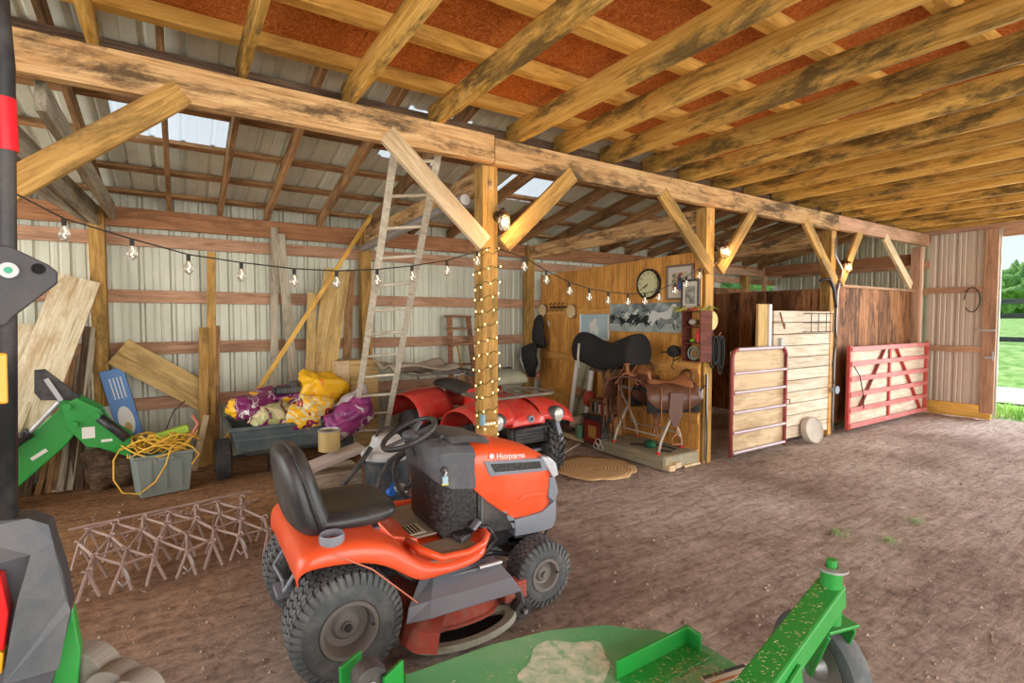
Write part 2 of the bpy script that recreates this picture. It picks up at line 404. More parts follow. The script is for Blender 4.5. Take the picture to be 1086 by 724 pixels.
def beam(name, p0, p1, wd, ht, m, label, cat, group=None, up=(0, 0, 1), bev=.004, parent=None, kind=None):
    p0 = Vector(p0); p1 = Vector(p1); L = (p1-p0).length; d = (p1-p0)/L; up = Vector(up)
    a = up.cross(d)
    if a.length < 1e-3: a = Vector((0, 1, 0)).cross(d) if abs(d.z) > .9 else Vector((0, 0, 1)).cross(d)
    a.normalize(); b = d.cross(a).normalized()
    o = MB().box(0, L, -wd/2, wd/2, -ht/2, ht/2).build(name, m, bevel=bev)
    mt = Matrix((d, a, b)).transposed().to_4x4(); mt.translation = p0
    o.matrix_world = mt
    if parent is not None: o.parent = parent
    if label: tag(o, label, cat, group, kind)
    return o

YF = 3.57
# main beam: two lengths meeting over the middle post, and a darker one behind
beam('roof_beam', (-2.2, YF+.04, 2.975), (2.145, YF+.04, 2.975), .08, .215, M['beam'], 'long sawn beam at upper left with black stains, carrying the joists', 'beam', 'beams along the aisle')
beam('roof_beam', (2.15, YF+.04, 2.96), (7.7, YF+.04, 2.95), .08, .205, M['beam'], 'middle length of the aisle beam, from the fairy-light post to the farther posts', 'beam', 'beams along the aisle')
beam('roof_beam', (7.705, YF+.04, 2.96), (10.86, YF+.04, 2.96), .08, .19, M['girt'], 'far short length of the aisle beam ending at the doorway corner', 'beam', 'beams along the aisle')
beam('ledger_board', (-2.2, YF+.235, 3.10), (10.86, YF+.235, 3.10), .045, .24, M['darkwood'], 'dark board running behind and above the long aisle beam', 'board')
# posts
postx = [-.90, 2.15, 5.0, 7.75, 10.80]
pl = ['post at the left edge behind the black tractor frame', 'square timber post wound with warm fairy lights', 'square timber post holding a lamp and round wood slice by the saddle',
      'timber post between the whitewashed planks and the red gate', 'corner post at the far end of the aisle beside the metal door']
for x, l in zip(postx, pl):
    beam('timber_post', (x, YF+.15, -.02), (x, YF+.15, 2.86 if x < 10 else 2.86), .14, .14, M['post' if x < 10 else 'girt'], l, 'post', 'posts along the aisle', up=(1, 0, 0))
bpx = [-.68, 2.05, 4.65, 7.65, 10.4]
for i, x in enumerate(bpx):
    beam('wall_post', (x, 6.70, -.02), (x, 6.70, 2.74), .13, .13, M['post'], ['wall post behind the green loader arm', 'wall post behind the tall leaning ladder', 'wall post beside the hanging dark jacket',
         'back wall post hidden above the stall partitions', 'back wall post near the narrow window strip'][i], 'post', 'posts against the back wall', up=(1, 0, 0))
# tie beams between the two rows
for i, x in enumerate(postx[:4]):
    off = .0
    beam('tie_beam', (x, YF+.08, 2.76), (bpx[i], 6.7, 2.66), .05, .20, M['beam' if i else 'greyboard'], ['weathered grey tie beam at upper left corner', 'tie beam from the fairy-light post back to the wall', 'tie beam over the pine tack wall', 'tie beam over the stall with the dark planks'][i], 'beam', 'cross ties')
beam('tie_beam', (-.62, YF+.30, 2.86), (-.55, 6.66, 2.72), .05, .17, M['greyboard'], 'second weathered grey board beside the corner tie beam, upper left', 'beam', 'cross ties')
beam('tie_beam', (-.92, YF+.30, 2.60), (-.75, 6.66, 2.66), .05, .17, M['greyboard'], 'lowest weathered grey board of the upper left ties', 'beam', 'cross ties')
o = MB().tube([(2.0, 3.8, 2.60), (2.0, 6.6, 2.52)], .045, 12).build('metal_pipe', M['steel'], smooth=True); tag(o, 'grey metal pipe slung under the tie beam at the fairy-light post', 'pipe')
# knee braces
br = [((-.95, 2.08), (.05, 2.93), 'pale knee brace rising right from the left edge to the main beam', 'post'),
      ((2.06, 2.22), (1.26, 2.93), 'knee brace leaning left from the fairy-light post over the ladder', 'paleboard'),
      ((2.24, 2.22), (2.96, 2.90), 'knee brace leaning right from the fairy-light post, lit by its lamp', 'post'),
      ((4.93, 2.16), (4.12, 2.90), 'knee brace on the left of the saddle post', 'post'),
      ((5.08, 2.16), (5.70, 2.88), 'knee brace on the right of the saddle post', 'post'),
      ((7.68, 2.12), (6.85, 2.89), 'knee brace on the left of the post before the red gate', 'post'),
      ((7.82, 2.12), (8.36, 2.88), 'knee brace on the right of the post before the red gate', 'post'),
      ((10.18, 2.16), (9.16, 2.88), 'pale knee brace above the red gate near the doorway corner', 'paleboard')]
for (a, b, l, mt) in br:
    beam('knee_brace', (a[0], YF+.02, a[1]), (b[0], YF+.02, b[1]), .045, .14, M[mt], l, 'brace', 'knee braces', up=(0, 0, 1))
# joists
jx = [-1.75, -1.15, -.52, .08, .82, 1.30, 1.72, 2.40, 2.90, 3.45, 4.05, 4.62, 5.2, 5.8, 6.4, 7.0, 7.6, 8.2, 8.8, 9.4, 10.0, 10.55]
jx = [-1.75, -1.1, -.36, .36, 1.02, 1.68, 2.40, 2.90, 3.46, 4.05, 4.62, 5.2, 5.8, 6.4, 7.0, 7.6, 8.2, 8.8, 9.4, 10.0, 10.55]
for i, x in enumerate(jx):
    if i < 2: lab = 'rough ceiling joist at the top left corner, %s one' % ['outermost', 'second'][i]
    elif i < 7: lab = 'rough ceiling joist over the aisle, %s from the left corner of the photo' % ORD[i-2]
    else: lab = 'rough ceiling joist over the aisle, %s to the right of the fairy-light post' % ORD[i-7]
    beam('ceiling_joist', (x, YF+.2, 3.17), (x+.05, -3.4, 3.17), .042, .178, M['joist'], lab, 'joist', 'joists over the aisle')
# flat purlins under the loft deck
for i in range(12):
    y = 3.52-.60*i
    k = 'nearest the main beam' if i == 0 else '%s from the main beam' % ORD[i]
    beam('ceiling_batten', (-4, y, 3.306), (10.9, y, 3.306), .085, .09, M['purlin'], 'yellow batten under the orange board ceiling, %s' % k, 'batten', 'battens under the loft deck')
# rafters and purlins of the lean-to
rx = [-3.1, -2.5, -1.9, -1.32, -.62, -.06, .42, .90, 1.5, 2.12, 2.72, 3.32, 3.92, 4.5, 5.1, 5.7, 6.3, 6.9, 7.5, 8.1, 8.7, 9.3, 9.9, 10.5, 11.1]
for i, x in enumerate(rx):
    if i < 4: lab = 'roof rafter over the leaning doors at the left edge, %s inward' % ORD[3-i]
    elif i < 9: lab = 'roof rafter over the back wall, %s from the left of the photo' % ORD[i-4]
    elif i < 14: lab = 'roof rafter over the quad bike, %s right of the leaning ladder' % ORD[i-9]
    else: lab = 'roof rafter over the stalls, %s right of the pine wall corner' % ORD[i-14]
    beam('roof_rafter', (x, 3.45, roofz(3.45)-.122), (x, 6.92, roofz(6.92)-.122), .042, .14, M['rafter'], lab, 'rafter', 'rafters of the low roof')
for i, y in enumerate([3.75, 4.35, 4.95, 5.55, 6.15, 6.72]):
    beam('roof_purlin', (-4, y, roofz(y)-.028), (11.7, y, roofz(y)-.028), .085, .038, M['rafter'], 'purlin strip under the metal roof, %s' % (['nearest the main beam', 'second from the main beam', 'third from the main beam', 'third up from the back wall', 'second up from the back wall', 'lowest, just above the back wall'][i]), 'purlin', 'purlins of the low roof', up=(0, SL, 1))
# wall plate and girts
beam('wall_plate', (-4, 6.74, 2.68), (11.68, 6.74, 2.68), .045, .20, M['plate'], 'dark reddish plank along the top of the back wall', 'plank')
gz = [2.46, 1.86, 1.30, .70, .12]
gl = ['highest', 'second highest', 'second lowest', 'lowest']
for i, z in enumerate(gz[:4]):
    beam('wall_girt', (-4, 6.795, z), (11.68, 6.795, z), .04, .135, M['girt'], '%s horizontal girt board on the metal back wall' % gl[i], 'girt', 'girts of the back wall')
for z, k in ((2.62, 'upper'), (2.12, 'lower')):
    beam('wall_girt', (11.66, 3.65, z), (11.66, 6.7, z), .13, .04, M['girt'], '%s girt of the end wall above the dark planks' % k, 'girt', 'girts of the end wall', up=(1, 0, 0))
beam('header_plank', (10.9, 6.7, 2.66), (10.9, 3.7, 2.66), .045, .2, M['plate'], 'reddish plank under the roof at the far end of the stalls', 'plank')
# header over the doorway and the wall strip
beam('door_header', (11.0, 3.75, 3.14), (11.0, -3.5, 3.14), .06, .44, M['girt'], 'weathered header board across the top of the far doorway', 'beam')
# sliding metal door
d = MB(); ribbed(d, 2.70, 3.58, .1, 3.05, 10.93, sp=.25, axis='y'); dr = struct(d.build('door_1', M['doormetal'], solid=.003))
beam('door_rail', (10.90, 3.58, 2.10), (10.90, 2.70, 2.10), .04, .10, M['girt'], '', '', parent=dr)
beam('door_rail', (10.90, 3.58, 1.12), (10.90, 2.70, 1.12), .04, .10, M['girt'], '', '', parent=dr)
beam('door_rail', (10.90, 3.60, .11), (10.90, 2.70, .11), .05, .22, M['purlin'], '', '', parent=dr)
beam('door_stile', (10.89, 2.76, .1), (10.89, 2.76, 3.05), .17, .04, M['girt'], '', '', parent=dr, up=(1, 0, 0))
MB().box(10.955, 10.975, 2.66, 2.70, .05, 3.05).build('edge_trim', M['wallmetal'], dr)
hl = MB().box(10.86, 10.88, 2.68, 2.9, 1.42, 1.45).box(10.86, 10.88, 2.68, 2.8, .98, 1.02); hl.box(10.85, 10.87, 2.69, 2.71, .95, 1.1); hl.build('latch', M['steel'], dr)
t = [(10.86, 2.98+.10*math.cos(a), 1.93+.20*math.sin(a)) for a in [k*PI/9 for k in range(17)]]
o = MB().tube(t, .008, 6).build('wire_loop', M['wire'], smooth=True); tag(o, 'black wire loop hanging on the metal door', 'wire')

# ================================================================ OUTDOORS
def hz(x, y):
    r = max(0, min(1, (x-14)/8)); r = r*r*(3-2*r)
    return r*.85+max(0, x-24)*.03
m = MB()
def fn(a, b):
    x = 11.2+95*a**1.6; y = -30+90*b
    z = hz(x, y)+.03*mnoise.noise(Vector((x, y, 0)))
    return (x, y, z-.02)
m.grid(fn, 60, 50); struct(m.build('ground_field', M['grass'], smooth='all'))
m = MB(); 
def fn(a, b):
    x = 13.2+2.3*a; y = -12+26*b; return (x, y, hz(x, y)+.02)
m.grid(fn, 8, 30); struct(m.build('ground_driveway', M['gravel'], smooth='all'))
m = MB(); m.box(-8, 60, 7.6, 40, -.2, -.03); struct(m.build('ground_yard', M['grass']))
# grass tufts at the sill
m = MB()
for i in range(2600):
    x = 11.25+1.3*random.random(); y = .2+2.9*random.random(); h = .05+.16*random.random(); a = random.random()*PI; q = .008
    dx, dy = random.uniform(-.05, .05), random.uniform(-.05, .05)
    m.add([(x-q*math.cos(a), y-q*math.sin(a), -.01), (x+q*math.cos(a), y+q*math.sin(a), -.01), (x+dx, y+dy, h)], [(0, 1, 2)])
tag(m.build('grass', M['grass']), 'bright green grass tufts growing outside the doorway', 'grass', kind='stuff')
# board fence
fr = thing('board_fence', 'dark board fence with slanting rails across the field', 'fence', (22, 0, .85))
for z in (1.32, .86, .12): beam('rail', (22, -6, .85+z), (22, 16, .85+z), .05, .16, M['fence'], '', '').parent = fr
for ch in [c for c in C.objects if c.parent == fr]: ch.matrix_parent_inverse = Matrix.Translation((-22, 0, -.85))
for k in range(10):
    y = 16-2.4*k-.2; MB().box(-.12, .02, y-.07, y+.07, -.05, 1.42).build('post', M['fence'], fr)
for k in range(14):
    y = 15-1.5*k; MB().obox((.06, y, 1.1), (.06, y-.7, .1), .04, .1, (1, 0, 0)).build('slanting_board', M['fence'], fr)
# trees
def tree(x, y, z, h, r, lab):
    t = thing('tree', lab, 'tree', (x, y, z), group='trees on the hillside')
    MB().cyl((0, 0, -.3), (0, 0, h*.5), .16, 8).build('trunk', M['bark'], t)
    m = MB()
    rn = random.Random(int(x*13+y*7))
    for k in range(9):
        c = Vector((rn.uniform(-1, 1)*r*.55, rn.uniform(-1, 1)*r*.55, h*.55+rn.uniform(-.3, .45)*h*.6)); rr = r*rn.uniform(.4, .65)
        b = MB().ell(c, rr, 36, 22)
        b.v = [tuple(Vector(p)+(Vector(p)-c).normalized()*rr*.5*mnoise.fractal(Vector(p)*2.6, .6, 2.2, 5)) for p in b.v]
        m.add(b.v, b.f)
    m.build('crown', M['leaf'], t, smooth='all')
for k in range(7):
    y = -4+7.6*k; x = 55+3*random.random()
    tree(x, y, hz(x, y)-.5, 3.0+1*random.random(), 3.0, 'leafy green tree on the hillside seen through the far doorway')
for k in range(5):
    tree(12+k*5.2, 13+random.random()*2, 0, 4.5, 2.4, 'green bush seen through the narrow window strip')

# loose clods on the dirt
m = MB()
for i in range(15000):
    x = random.uniform(-2, 9); y = random.uniform(.6, 5.6); s = random.choice([.002, .003, .003, .004, .006, .009])*random.uniform(.7, 1.3)
    if random.random() > 1.1-.08*x: continue
    z = -.008+s*.3
    R = [random.uniform(.7, 1.3) for _ in range(6)]
    m.add([(x+s*R[0], y, z), (x, y+s*R[1], z), (x-s*R[2], y, z), (x, y-s*R[3], z), (x, y, z+s*.8*R[4]), (x, y, z-s)], [(0, 1, 4), (1, 2, 4), (2, 3, 4), (3, 0, 4), (1, 0, 5), (2, 1, 5), (3, 2, 5), (0, 3, 5)])
M['clod'] = patches('dirt_clod', [(.3, (.26, .18, .13)), (.6, (.40, .31, .24)), (.75, (.55, .47, .40))], 4, .95, 'LINEAR')
tag(m.build('dirt_clods', M['clod']), 'small clods and pebbles strewn over the dirt floor', 'dirt', kind='stuff')

# ================================================================ MOWER
M['orange'] = paint('mower_orange', (.78, .085, .018), .33, 0, .16, (.5, .3, .2), 5, .5, .3)
M['mgrey'] = paint('mower_dark_grey', (.075, .08, .09), .5, 0, .4, (.3, .28, .25), 12)
M['lgrey'] = paint('mower_light_grey', (.20, .22, .26), .4, .1, .3, (.35, .33, .3), 9)
M['mat'] = paint('dusty_foot_mat', (.30, .26, .20), .9, 0, .5, (.15, .13, .10), 20)
M['seat'] = paint('black_vinyl', (.025, .026, .028), .32, 0, .35, (.24, .21, .15), 4)
M['engine'] = paint('speckled_black', (.010, .010, .011), .35, 0, .5, (.20, .19, .16), 70)
M['deckred'] = paint('deck_red', (.42, .07, .04), .6, 0, .6, (.30, .30, .22), 10)
M['deckrim'] = paint('grassy_deck_rim', (.34, .34, .29), .7, 0, .8, (.16, .24, .10), 14)
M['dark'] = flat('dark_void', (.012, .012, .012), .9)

def wheel(name, parent, c, R, W, rr, mt, mr, tread='turf', side=-1, rim_depth=.05):
    """tyre with tread blocks around the y axis; side: the outer face; returns tyre"""
    h = W/2; prof = [(rr, -h*.80), (rr+.01, -h*.92), (rr+(R-rr)*.45, -h), (R-.035, -h*.96), (R-.012, -h*.80), (R-.006, 0), (R-.012, h*.80), (R-.035, h*.96), (rr+(R-rr)*.45, h), (rr+.01, h*.92), (rr, h*.80)]
    ty = MB().lathe(prof, (0, 0, 0), 'y', 48)
    def blk(a0, da, y0, y1, r0, r1, sk=0):
        vs = []
        for r in (r0, r1):
            for (a, y) in ((a0, y0), (a0+da, y0), (a0+da+sk, y1), (a0+sk, y1)): vs.append((r*math.cos(a), y, r*math.sin(a)))
        ty.add(vs, [(0, 3, 2, 1), (4, 5, 6, 7), (0, 1, 5, 4), (1, 2, 6, 5), (2, 3, 7, 6), (3, 0, 4, 7)])
    if tread == 'turf':
        n = int(2*PI*R/.034)
        rows = 5; ww = W*.80/rows
        for r_ in range(rows):
            y0 = -W*.40+ww*r_
            for k in range(n):
                a = 2*PI*(k+.5*(r_ % 2))/n; blk(a, 2*PI/n*.72, y0+.003, y0+ww-.003, R-.02, R+.004, .25*2*PI/n*(1 if r_ % 2 else -1))
        for s in (-1, 1):
            for k in range(n*2//2):
                a = 2*PI*k/n
                vs = []
                for (r, y) in ((R-.006, s*h*.82), (R-.04, s*h*.985)):
                    for d in (0, .62): vs += [((r)*math.cos(a+d*2*PI/n), y, r*math.sin(a+d*2*PI/n))]
                for (r, y) in ((R+.003, s*h*.84), (R-.038, s*h*1.03)):
                    for d in (0, .62): vs += [((r)*math.cos(a+d*2*PI/n), y, r*math.sin(a+d*2*PI/n))]
                ty.add(vs, [(0, 1, 3, 2), (4, 6, 7, 5), (0, 4, 5, 1), (2, 3, 7, 6), (0, 2, 6, 4), (1, 5, 7, 3)])
    elif tread == 'knob':
        n = 22
        for r_ in range(4):
            y0 = -W*.48+W*.24*r_
            for k in range(n):
                a = 2*PI*(k+.5*(r_ % 2))/n; blk(a, 2*PI/n*.52, y0+.006, y0+W*.24-.006, R-.02, R+.018, .3*2*PI/n*(1 if r_ > 1 else -1))
    t = ty.build('tyre', mt, parent, c, smooth=True)
    s = side; d = rim_depth
    rp = [(rr+.006, s*h*.86), (rr+.004, s*(h*.96)), (rr-.012, s*(h*.95)), (rr-.018, s*(h*.8)), (rr-.028, s*(h-d)), (rr*.55, s*(h-d-.004)), (rr*.42, s*(h-d+.012)), (rr*.2, s*(h-d+.014)), (rr*.19, s*(h-d+.03)), (0.001, s*(h-d+.03))]
    rm = MB().lathe(rp, (0, 0, 0), 'y', 36)
    rm.lathe([(rr+.006, -s*h*.86), (rr-.02, -s*h*.7), (.001, -s*h*.5)], (0, 0, 0), 'y', 24)
    rim = rm.build('rim', mr, parent, c, smooth=True)
    return t, rim

def mower():
    T = thing('riding_mower', 'orange and dark grey riding lawn mower with black seat parked on the dirt', 'lawn mower', (.60, 2.68, 0))
    for (x, y, R, W, rr, s) in ((0, -.33, .245, .235, .125, -1), (0, .33, .245, .235, .125, 1), (1.10, -.33, .178, .165, .088, -1), (1.10, .33, .178, .165, .088, 1)):
        t, r = wheel('wheel', T, (x, y, R), R, W, rr, M['rubber'], M['rim'], 'turf', s, .07 if R > .2 else .04)
        MB().cyl((0, s*W*.1, 0), (0, s*(W*.5-.03), 0), .018, 10).build('hub_cap', M['blackm'], r)
        MB().cyl((rr*.8, s*W*.47, 0), (rr*.8, s*(W*.5+.015), .01), .005, 6).build('valve', M['wire'], t)
    MB().cyl((1.10, -.3, .17), (1.10, .3, .17), .022).box(1.05, 1.15, -.25, .25, .19, .24).build('front_axle', M['blackm'], T)
    MB().cyl((0, -.3, .245), (0, .3, .245), .03).box(-.12, .12, -.18, .18, .17, .45).build('rear_axle', M['blackm'], T)
    MB().box(-.15, 1.2, -.17, -.13, .30, .42).box(-.15, 1.2, .13, .17, .30, .42).box(1.0, 1.22, -.17, .17, .28, .33).build('chassis', M['blackm'], T)
    # body shell
    st = [(-.205, .53, .35, .06), (-.20, .57, .37, .06), (-.18, .60, .39, .06), (-.12, .62, .405, .07), (.02, .625, .415, .085), (.12, .605, .425, .09), (.20, .57, .425, .10), (.27, .51, .425, .10), (.34, .45, .42, .085), (.42, .425, .42, .055), (.52, .415, .42, .045), (.62, .42, .415, .045), (.70, .43, .39, .045), (.75, .435, .33, .045), (.775, .435, .25, .045)]
    rings = []
    for (x, z, wd, sk) in st:
        rings.append([(x, -wd-.012, z-sk), (x, -wd-.010, z-sk*.5), (x, -wd, z-.012), (x, -wd+.02, z), (x, -wd+.06, z+.006), (x, -.16, z+.004), (x, 0, z+.004), (x, .16, z+.004), (x, wd-.06, z+.006), (x, wd-.02, z), (x, wd, z-.012), (x, wd+.01, z-sk*.5), (x, wd+.012, z-sk)])
    fm = MB().loft(rings, cap=False, close=False)
    n = len(rings[0])
    fm.add([rings[0][k] for k in range(n)]+[(st[0][0]+.01, rings[0][k][1], .46) for k in range(n)], [(k, k+1, n+k+1, n+k) for k in range(n-1)])
    fm.build('body_shell', M['orange'], T, smooth='all', solid=.008, subd=1)
    # recessed foot rests: dark mats inside raised orange lips
    for s in (-1, 1):
        lip = [(.36, s*.20, .475), (.36, s*.40, .50), (.45, s*.425, .452), (.60, s*.42, .44), (.70, s*.395, .45), (.76, s*.33, .46), (.775, s*.24, .465), (.74, s*.18, .468)]
        MB().tube(lip, .020, 8).build('footrest_lip', M['orange'], T, smooth='all')
        MB().prism([(.38, s*.19), (.38, s*.395), (.47, s*.41), (.62, s*.405), (.69, s*.37), (.745, s*.31), (.75, s*.19)], 'z', .40, .436).build('foot_mat', M['mat'], T, bevel=.004)
    MB().prism([(.62, -.31), (.70, -.27), (.72, -.19), (.60, -.23)], 'z', .436, .468).build('pedal', M['mgrey'], T, bevel=.006)
    pd = MB(); 
    for k in range(5): pd.box(.615+.018*k, .625+.018*k, -.29, -.21, .468, .474)
    pd.build('pedal_tread', M['black'], T)
    # tunnel with warning sheet and wooden-looking dirt tray
    MB().prism([(.22, .60), (.30, .50), (.44, .455), (.44, .41), (.22, .41)], 'y', -.16, .16).build('tunnel', M['orange'], T, bevel=.01)
    tr = MB().box(.33, .56, -.15, .15, .452, .462).build('tray', M['mat'], T)
    lb = MB().box(.36, .50, -.12, .02, .462, .465).build('label', flat('dirty_label', (.62, .58, .40), .7), tr)
    for k in range(6): MB().box(.37+.02*k, .38+.02*k, -.11+.005*(k % 3), .01, .465, .467).build('label_line', M['wire'], lb)
    # cup holder
    MB().lathe([(.020, .605), (.038, .605), (.044, .655), (.052, .662), (.056, .645), (.052, .61)], (-.05, -.345, 0), 'z', 24).build('cup_holder', M['lgrey'], T, smooth=True)
    # seat
    cs = MB().loft([[(x, -y, z0), (x, y, z0), (x, y*1.0, z1-.025), (x, y*.78, z1), (x, 0, z1-.022), (x, -y*.78, z1), (x, -y*1.0, z1-.025)] for (x, y, z0, z1) in
                    ((-.17, .20, .60, .72), (-.12, .25, .585, .71), (.02, .26, .58, .705), (.18, .26, .58, .70), (.28, .24, .595, .70), (.325, .17, .62, .68))])
    cs.build('seat_cushion', M['seat'], T, smooth='all', subd=2)
    bs = MB().loft([[(x-t, -y, z), (x+t*.2, -y*1.04, z), (x+t+.035, -y*.82, z), (x+t, 0, z), (x+t+.035, y*.82, z), (x+t*.2, y*1.04, z), (x-t, y, z), (x-t*1.4, 0, z)] for (x, t, y, z) in
                    ((-.06, .06, .23, .595), (-.10, .08, .27, .65), (-.13, .07, .262, .75), (-.155, .062, .25, .86), (-.175, .055, .215, .95), (-.185, .042, .15, 1.0), (-.188, .02, .08, 1.01))])
    b = bs.build('seat_back', M['seat'], T, smooth='all', subd=2)
    pth = [(-.08, -.275, .66), (-.11, -.272, .76), (-.135, -.26, .86), (-.16, -.215, .95), (-.175, -.12, 1.005), (-.18, 0, 1.015), (-.175, .12, 1.005), (-.16, .215, .95), (-.135, .26, .86), (-.11, .272, .76)]
    MB().tube(pth, .008, 8).build('seat_piping', M['black'], b, smooth='all')
    MB().box(-.10, .20, -.15, .15, .575, .605).box(-.08, -.05, -.16, .16, .56, .61).box(.14, .17, -.16, .16, .56, .61).build('seat_bracket', M['blackm'], T)
    MB().box(-.12, .22, -.19, .19, .56, .58).build('seat_pan', M['mgrey'], T)
    # dash
    rg = []
    for (x, zt, zb, wd) in ((.475, .90, .84, .08), (.485, .925, .80, .13), (.51, .945, .765, .18), (.545, .955, .74, .22), (.60, .955, .71, .235), (.72, .94, .69, .237), (.745, .93, .69, .237)):
        rg.append([(x, -wd, zb), (x, -wd, zt-.05), (x, -wd+.03, zt-.015), (x, -wd+.09, zt), (x, wd-.09, zt), (x, wd-.03, zt-.015), (x, wd, zt-.05), (x, wd, zb)])
    MB().loft(rg).build('dash_cowl', M['mgrey'], T, smooth=True, bevel=.004)
    MB().loft([[(x, -y, z), (x, y, z), (x, y*.8, z+.03), (x, -y*.8, z+.03)] for (x, y, z) in ((.62, .19, .945), (.72, .21, .945), (.86, .20, .915))]).build('cowl_scoop', M['mgrey'], T, bevel=.004)
    for yy in (-.1, .04): MB().box(.53, .60, yy, yy+.06, .955, .962).build('dash_recess', M['black'], T)
    MB().cyl((.56, -.22, .82), (.56, -.238, .82), .02).build('ignition', M['black'], T)
    kk = MB().tube([(.56, -.238, .825), (.56, -.252, .815), (.55, -.256, .795)], .006, 6).build('key', M['steel'], T)
    MB().box(.535, .565, -.262, -.252, .755, .795).build('key_tag', flat('blue_yellow_tag', (.35, .52, .60), .5), kk)
    MB().box(.533, .567, -.261, -.251, .749, .762).build('tag_band', flat('yellow_band', (.7, .6, .05), .5), kk)
    MB().tube([(.57, -.15, .95), (.57, -.17, .98)], .006, 6).ell((.57, -.17, .985), .013).build('throttle_lever', M['black'], T, smooth='all')
    # black side shroud below
    MB().loft([[(x, -y, z0), (x, -y, z1), (x, y, z1), (x, y, z0)] for (x, y, z0, z1) in ((.50, .08, .60, .80), (.52, .14, .50, .79), (.57, .19, .425, .77), (.63, .213, .41, .75), (.755, .218, .41, .70), (.765, .218, .44, .69))]).build('side_shroud', M['engine'], T, bevel=.008, smooth=True)
    # hood
    H = [(.735, .935, .685, .237), (.82, .935, .60, .240), (.92, .915, .52, .242), (1.0, .893, .465, .242), (1.10, .862, .462, .240), (1.20, .825, .465, .232), (1.26, .79, .475, .215), (1.285, .765, .50, .195)]
    rg = []
    for (x, zt, zb, wd) in H:
        rg.append([(x, -wd+.01, zb), (x, -wd-.004, (zb+zt)*.5-.01), (x, -wd, zt-.075), (x, -wd+.018, zt-.04), (x, -wd+.07, zt-.01), (x, -.1, zt), (x, 0, zt+.006), (x, .1, zt), (x, wd-.07, zt-.01), (x, wd-.018, zt-.04), (x, wd, zt-.075), (x, wd+.004, (zb+zt)*.5-.01), (x, wd-.01, zb)])
    hd = MB().loft(rg).build('hood', M['orange'], T, smooth=True)
    hd.modifiers.new('b', 'BEVEL').width = .004
    for k in range(3):
        MB().prism([(.86+.045*k, -.10), (.89+.045*k, -.10), (.86+.045*k, .10), (.83+.045*k, .10)], 'z', .90-.014*k, .925-.014*k).build('top_vent', M['black'], hd)
    for s in (-1, 1):
        y = s*.243
        fr = [(.79, .835), (.83, .745), (1.225, .715), (1.215, .76), (1.195, .795)]
        f = MB().prism(fr, 'y', y-.006, y+.006).build('side_grille_frame', M['lgrey'], hd, bevel=.003)
        MB().prism([(.83, .815), (.86, .765), (1.18, .738), (1.17, .780)], 'y', y-.009, y+.009).build('mesh_grille', M['engine'], f)
    cr = M['orange']
    MB().prism([(1.02, .575), (1.05, .60), (1.22, .59), (1.20, .565)], 'y', -.248, .248).build('side_crease', cr, hd, bevel=.004)
    lettering('Husqvarna', .045, flat('hood_lettering', (.85, .82, .78), .5), hd, (.965, -.2475, .842), (PI/2, math.radians(6), 0), ext=.0015)
    MB().cyl((.838, -.246, .858), (.838, -.2495, .858), .014, 16).build('crown_badge', flat('badge_white', (.8, .78, .75), .5), hd)
    # engine bay side panel
    MB().prism([(.765, .655), (.80, .63), (.89, .56), (1.0, .44), (1.0, .40), (.80, .42), (.765, .45)], 'y', -.225, .225).build('engine_panel', M['black'], T, bevel=.006)
    sv = MB()
    for k in range(3): sv.prism([(.915+.03*k, .545-.05*k), (.955+.03*k, .535-.05*k), (.975+.03*k, .505-.05*k), (.93+.03*k, .51-.05*k)], 'y', -.233, .233)
    sv.build('side_vent', M['lgrey'], T, bevel=.003)
    MB().prism([(.78, .63), (.795, .63), (.795, .42), (.78, .42)], 'y', -.232, .232).build('hood_seam', M['mgrey'], T)
    # front bumper and grille
    rg = []
    for (x, z1, z0, wd) in ((1.0, .462, .36, .236), (1.12, .462, .35, .236), (1.20, .465, .345, .236), (1.28, .50, .345, .225), (1.335, .50, .365, .19), (1.35, .48, .39, .15)):
        rg.append([(x, -wd, z0), (x, -wd-.006, (z0+z1)/2), (x, -wd, z1), (x, wd, z1), (x, wd+.006, (z0+z1)/2), (x, wd, z0)])
    MB().loft(rg).build('bumper', M['lgrey'], T, smooth=True, bevel=.006)
    rg = []
    for (x, z1, z0, wd) in ((1.275, .785, .48, .205), (1.305, .74, .48, .19), (1.335, .66, .48, .17), (1.345, .58, .48, .16)):
        rg.append([(x, -wd, z0), (x, -wd, z1), (x, wd, z1), (x, wd, z0)])
    g = MB().loft(rg).build('front_grille', M['lgrey'], T, bevel=.006)
    for k in range(4): MB().box(1.30, 1.352, -.10, .10, .52+.03*k, .535+.03*k).build('grille_slot', M['black'], g)
    for s in (-1, 1):
        MB().prism([(1.19, .80), (1.25, .79), (1.30, .745), (1.32, .67), (1.28, .66), (1.24, .72)], 'y', s*.185, s*.238).build('headlight', paint('clear_lens', (.55, .58, .62), .15, .2, .2), g, bevel=.006)
        MB().prism([(1.26, .66), (1.30, .66), (1.33, .56), (1.30, .50), (1.25, .54)], 'y', s*.19, s*.225).build('grille_cheek', M['lgrey'], g, bevel=.006)
    MB().tube([(1.02, -.2, .34), (1.24, -.2, .30), (1.30, -.2, .40)], .010, 6).tube([(1.02, .2, .34), (1.24, .2, .30), (1.30, .2, .40)], .010, 6).build('bumper_bar', M['blackm'], T)
    MB().tube([(.75, -.2, .30), (.85, -.22, .30), (.98, -.2, .25), (1.08, -.15, .26)], .014, 8).tube([(.9, -.1, .25), (1.05, .1, .25)], .012, 6).build('steering_linkage', M['blackm'], T)
    # lift pedal lever
    MB().tube([(.72, -.26, .50), (.80, -.27, .47), (.85, -.27, .40), (.80, -.26, .34), (.7, -.24, .32)], .014, 8).build('lever_arm', M['blackm'], T, smooth='all')
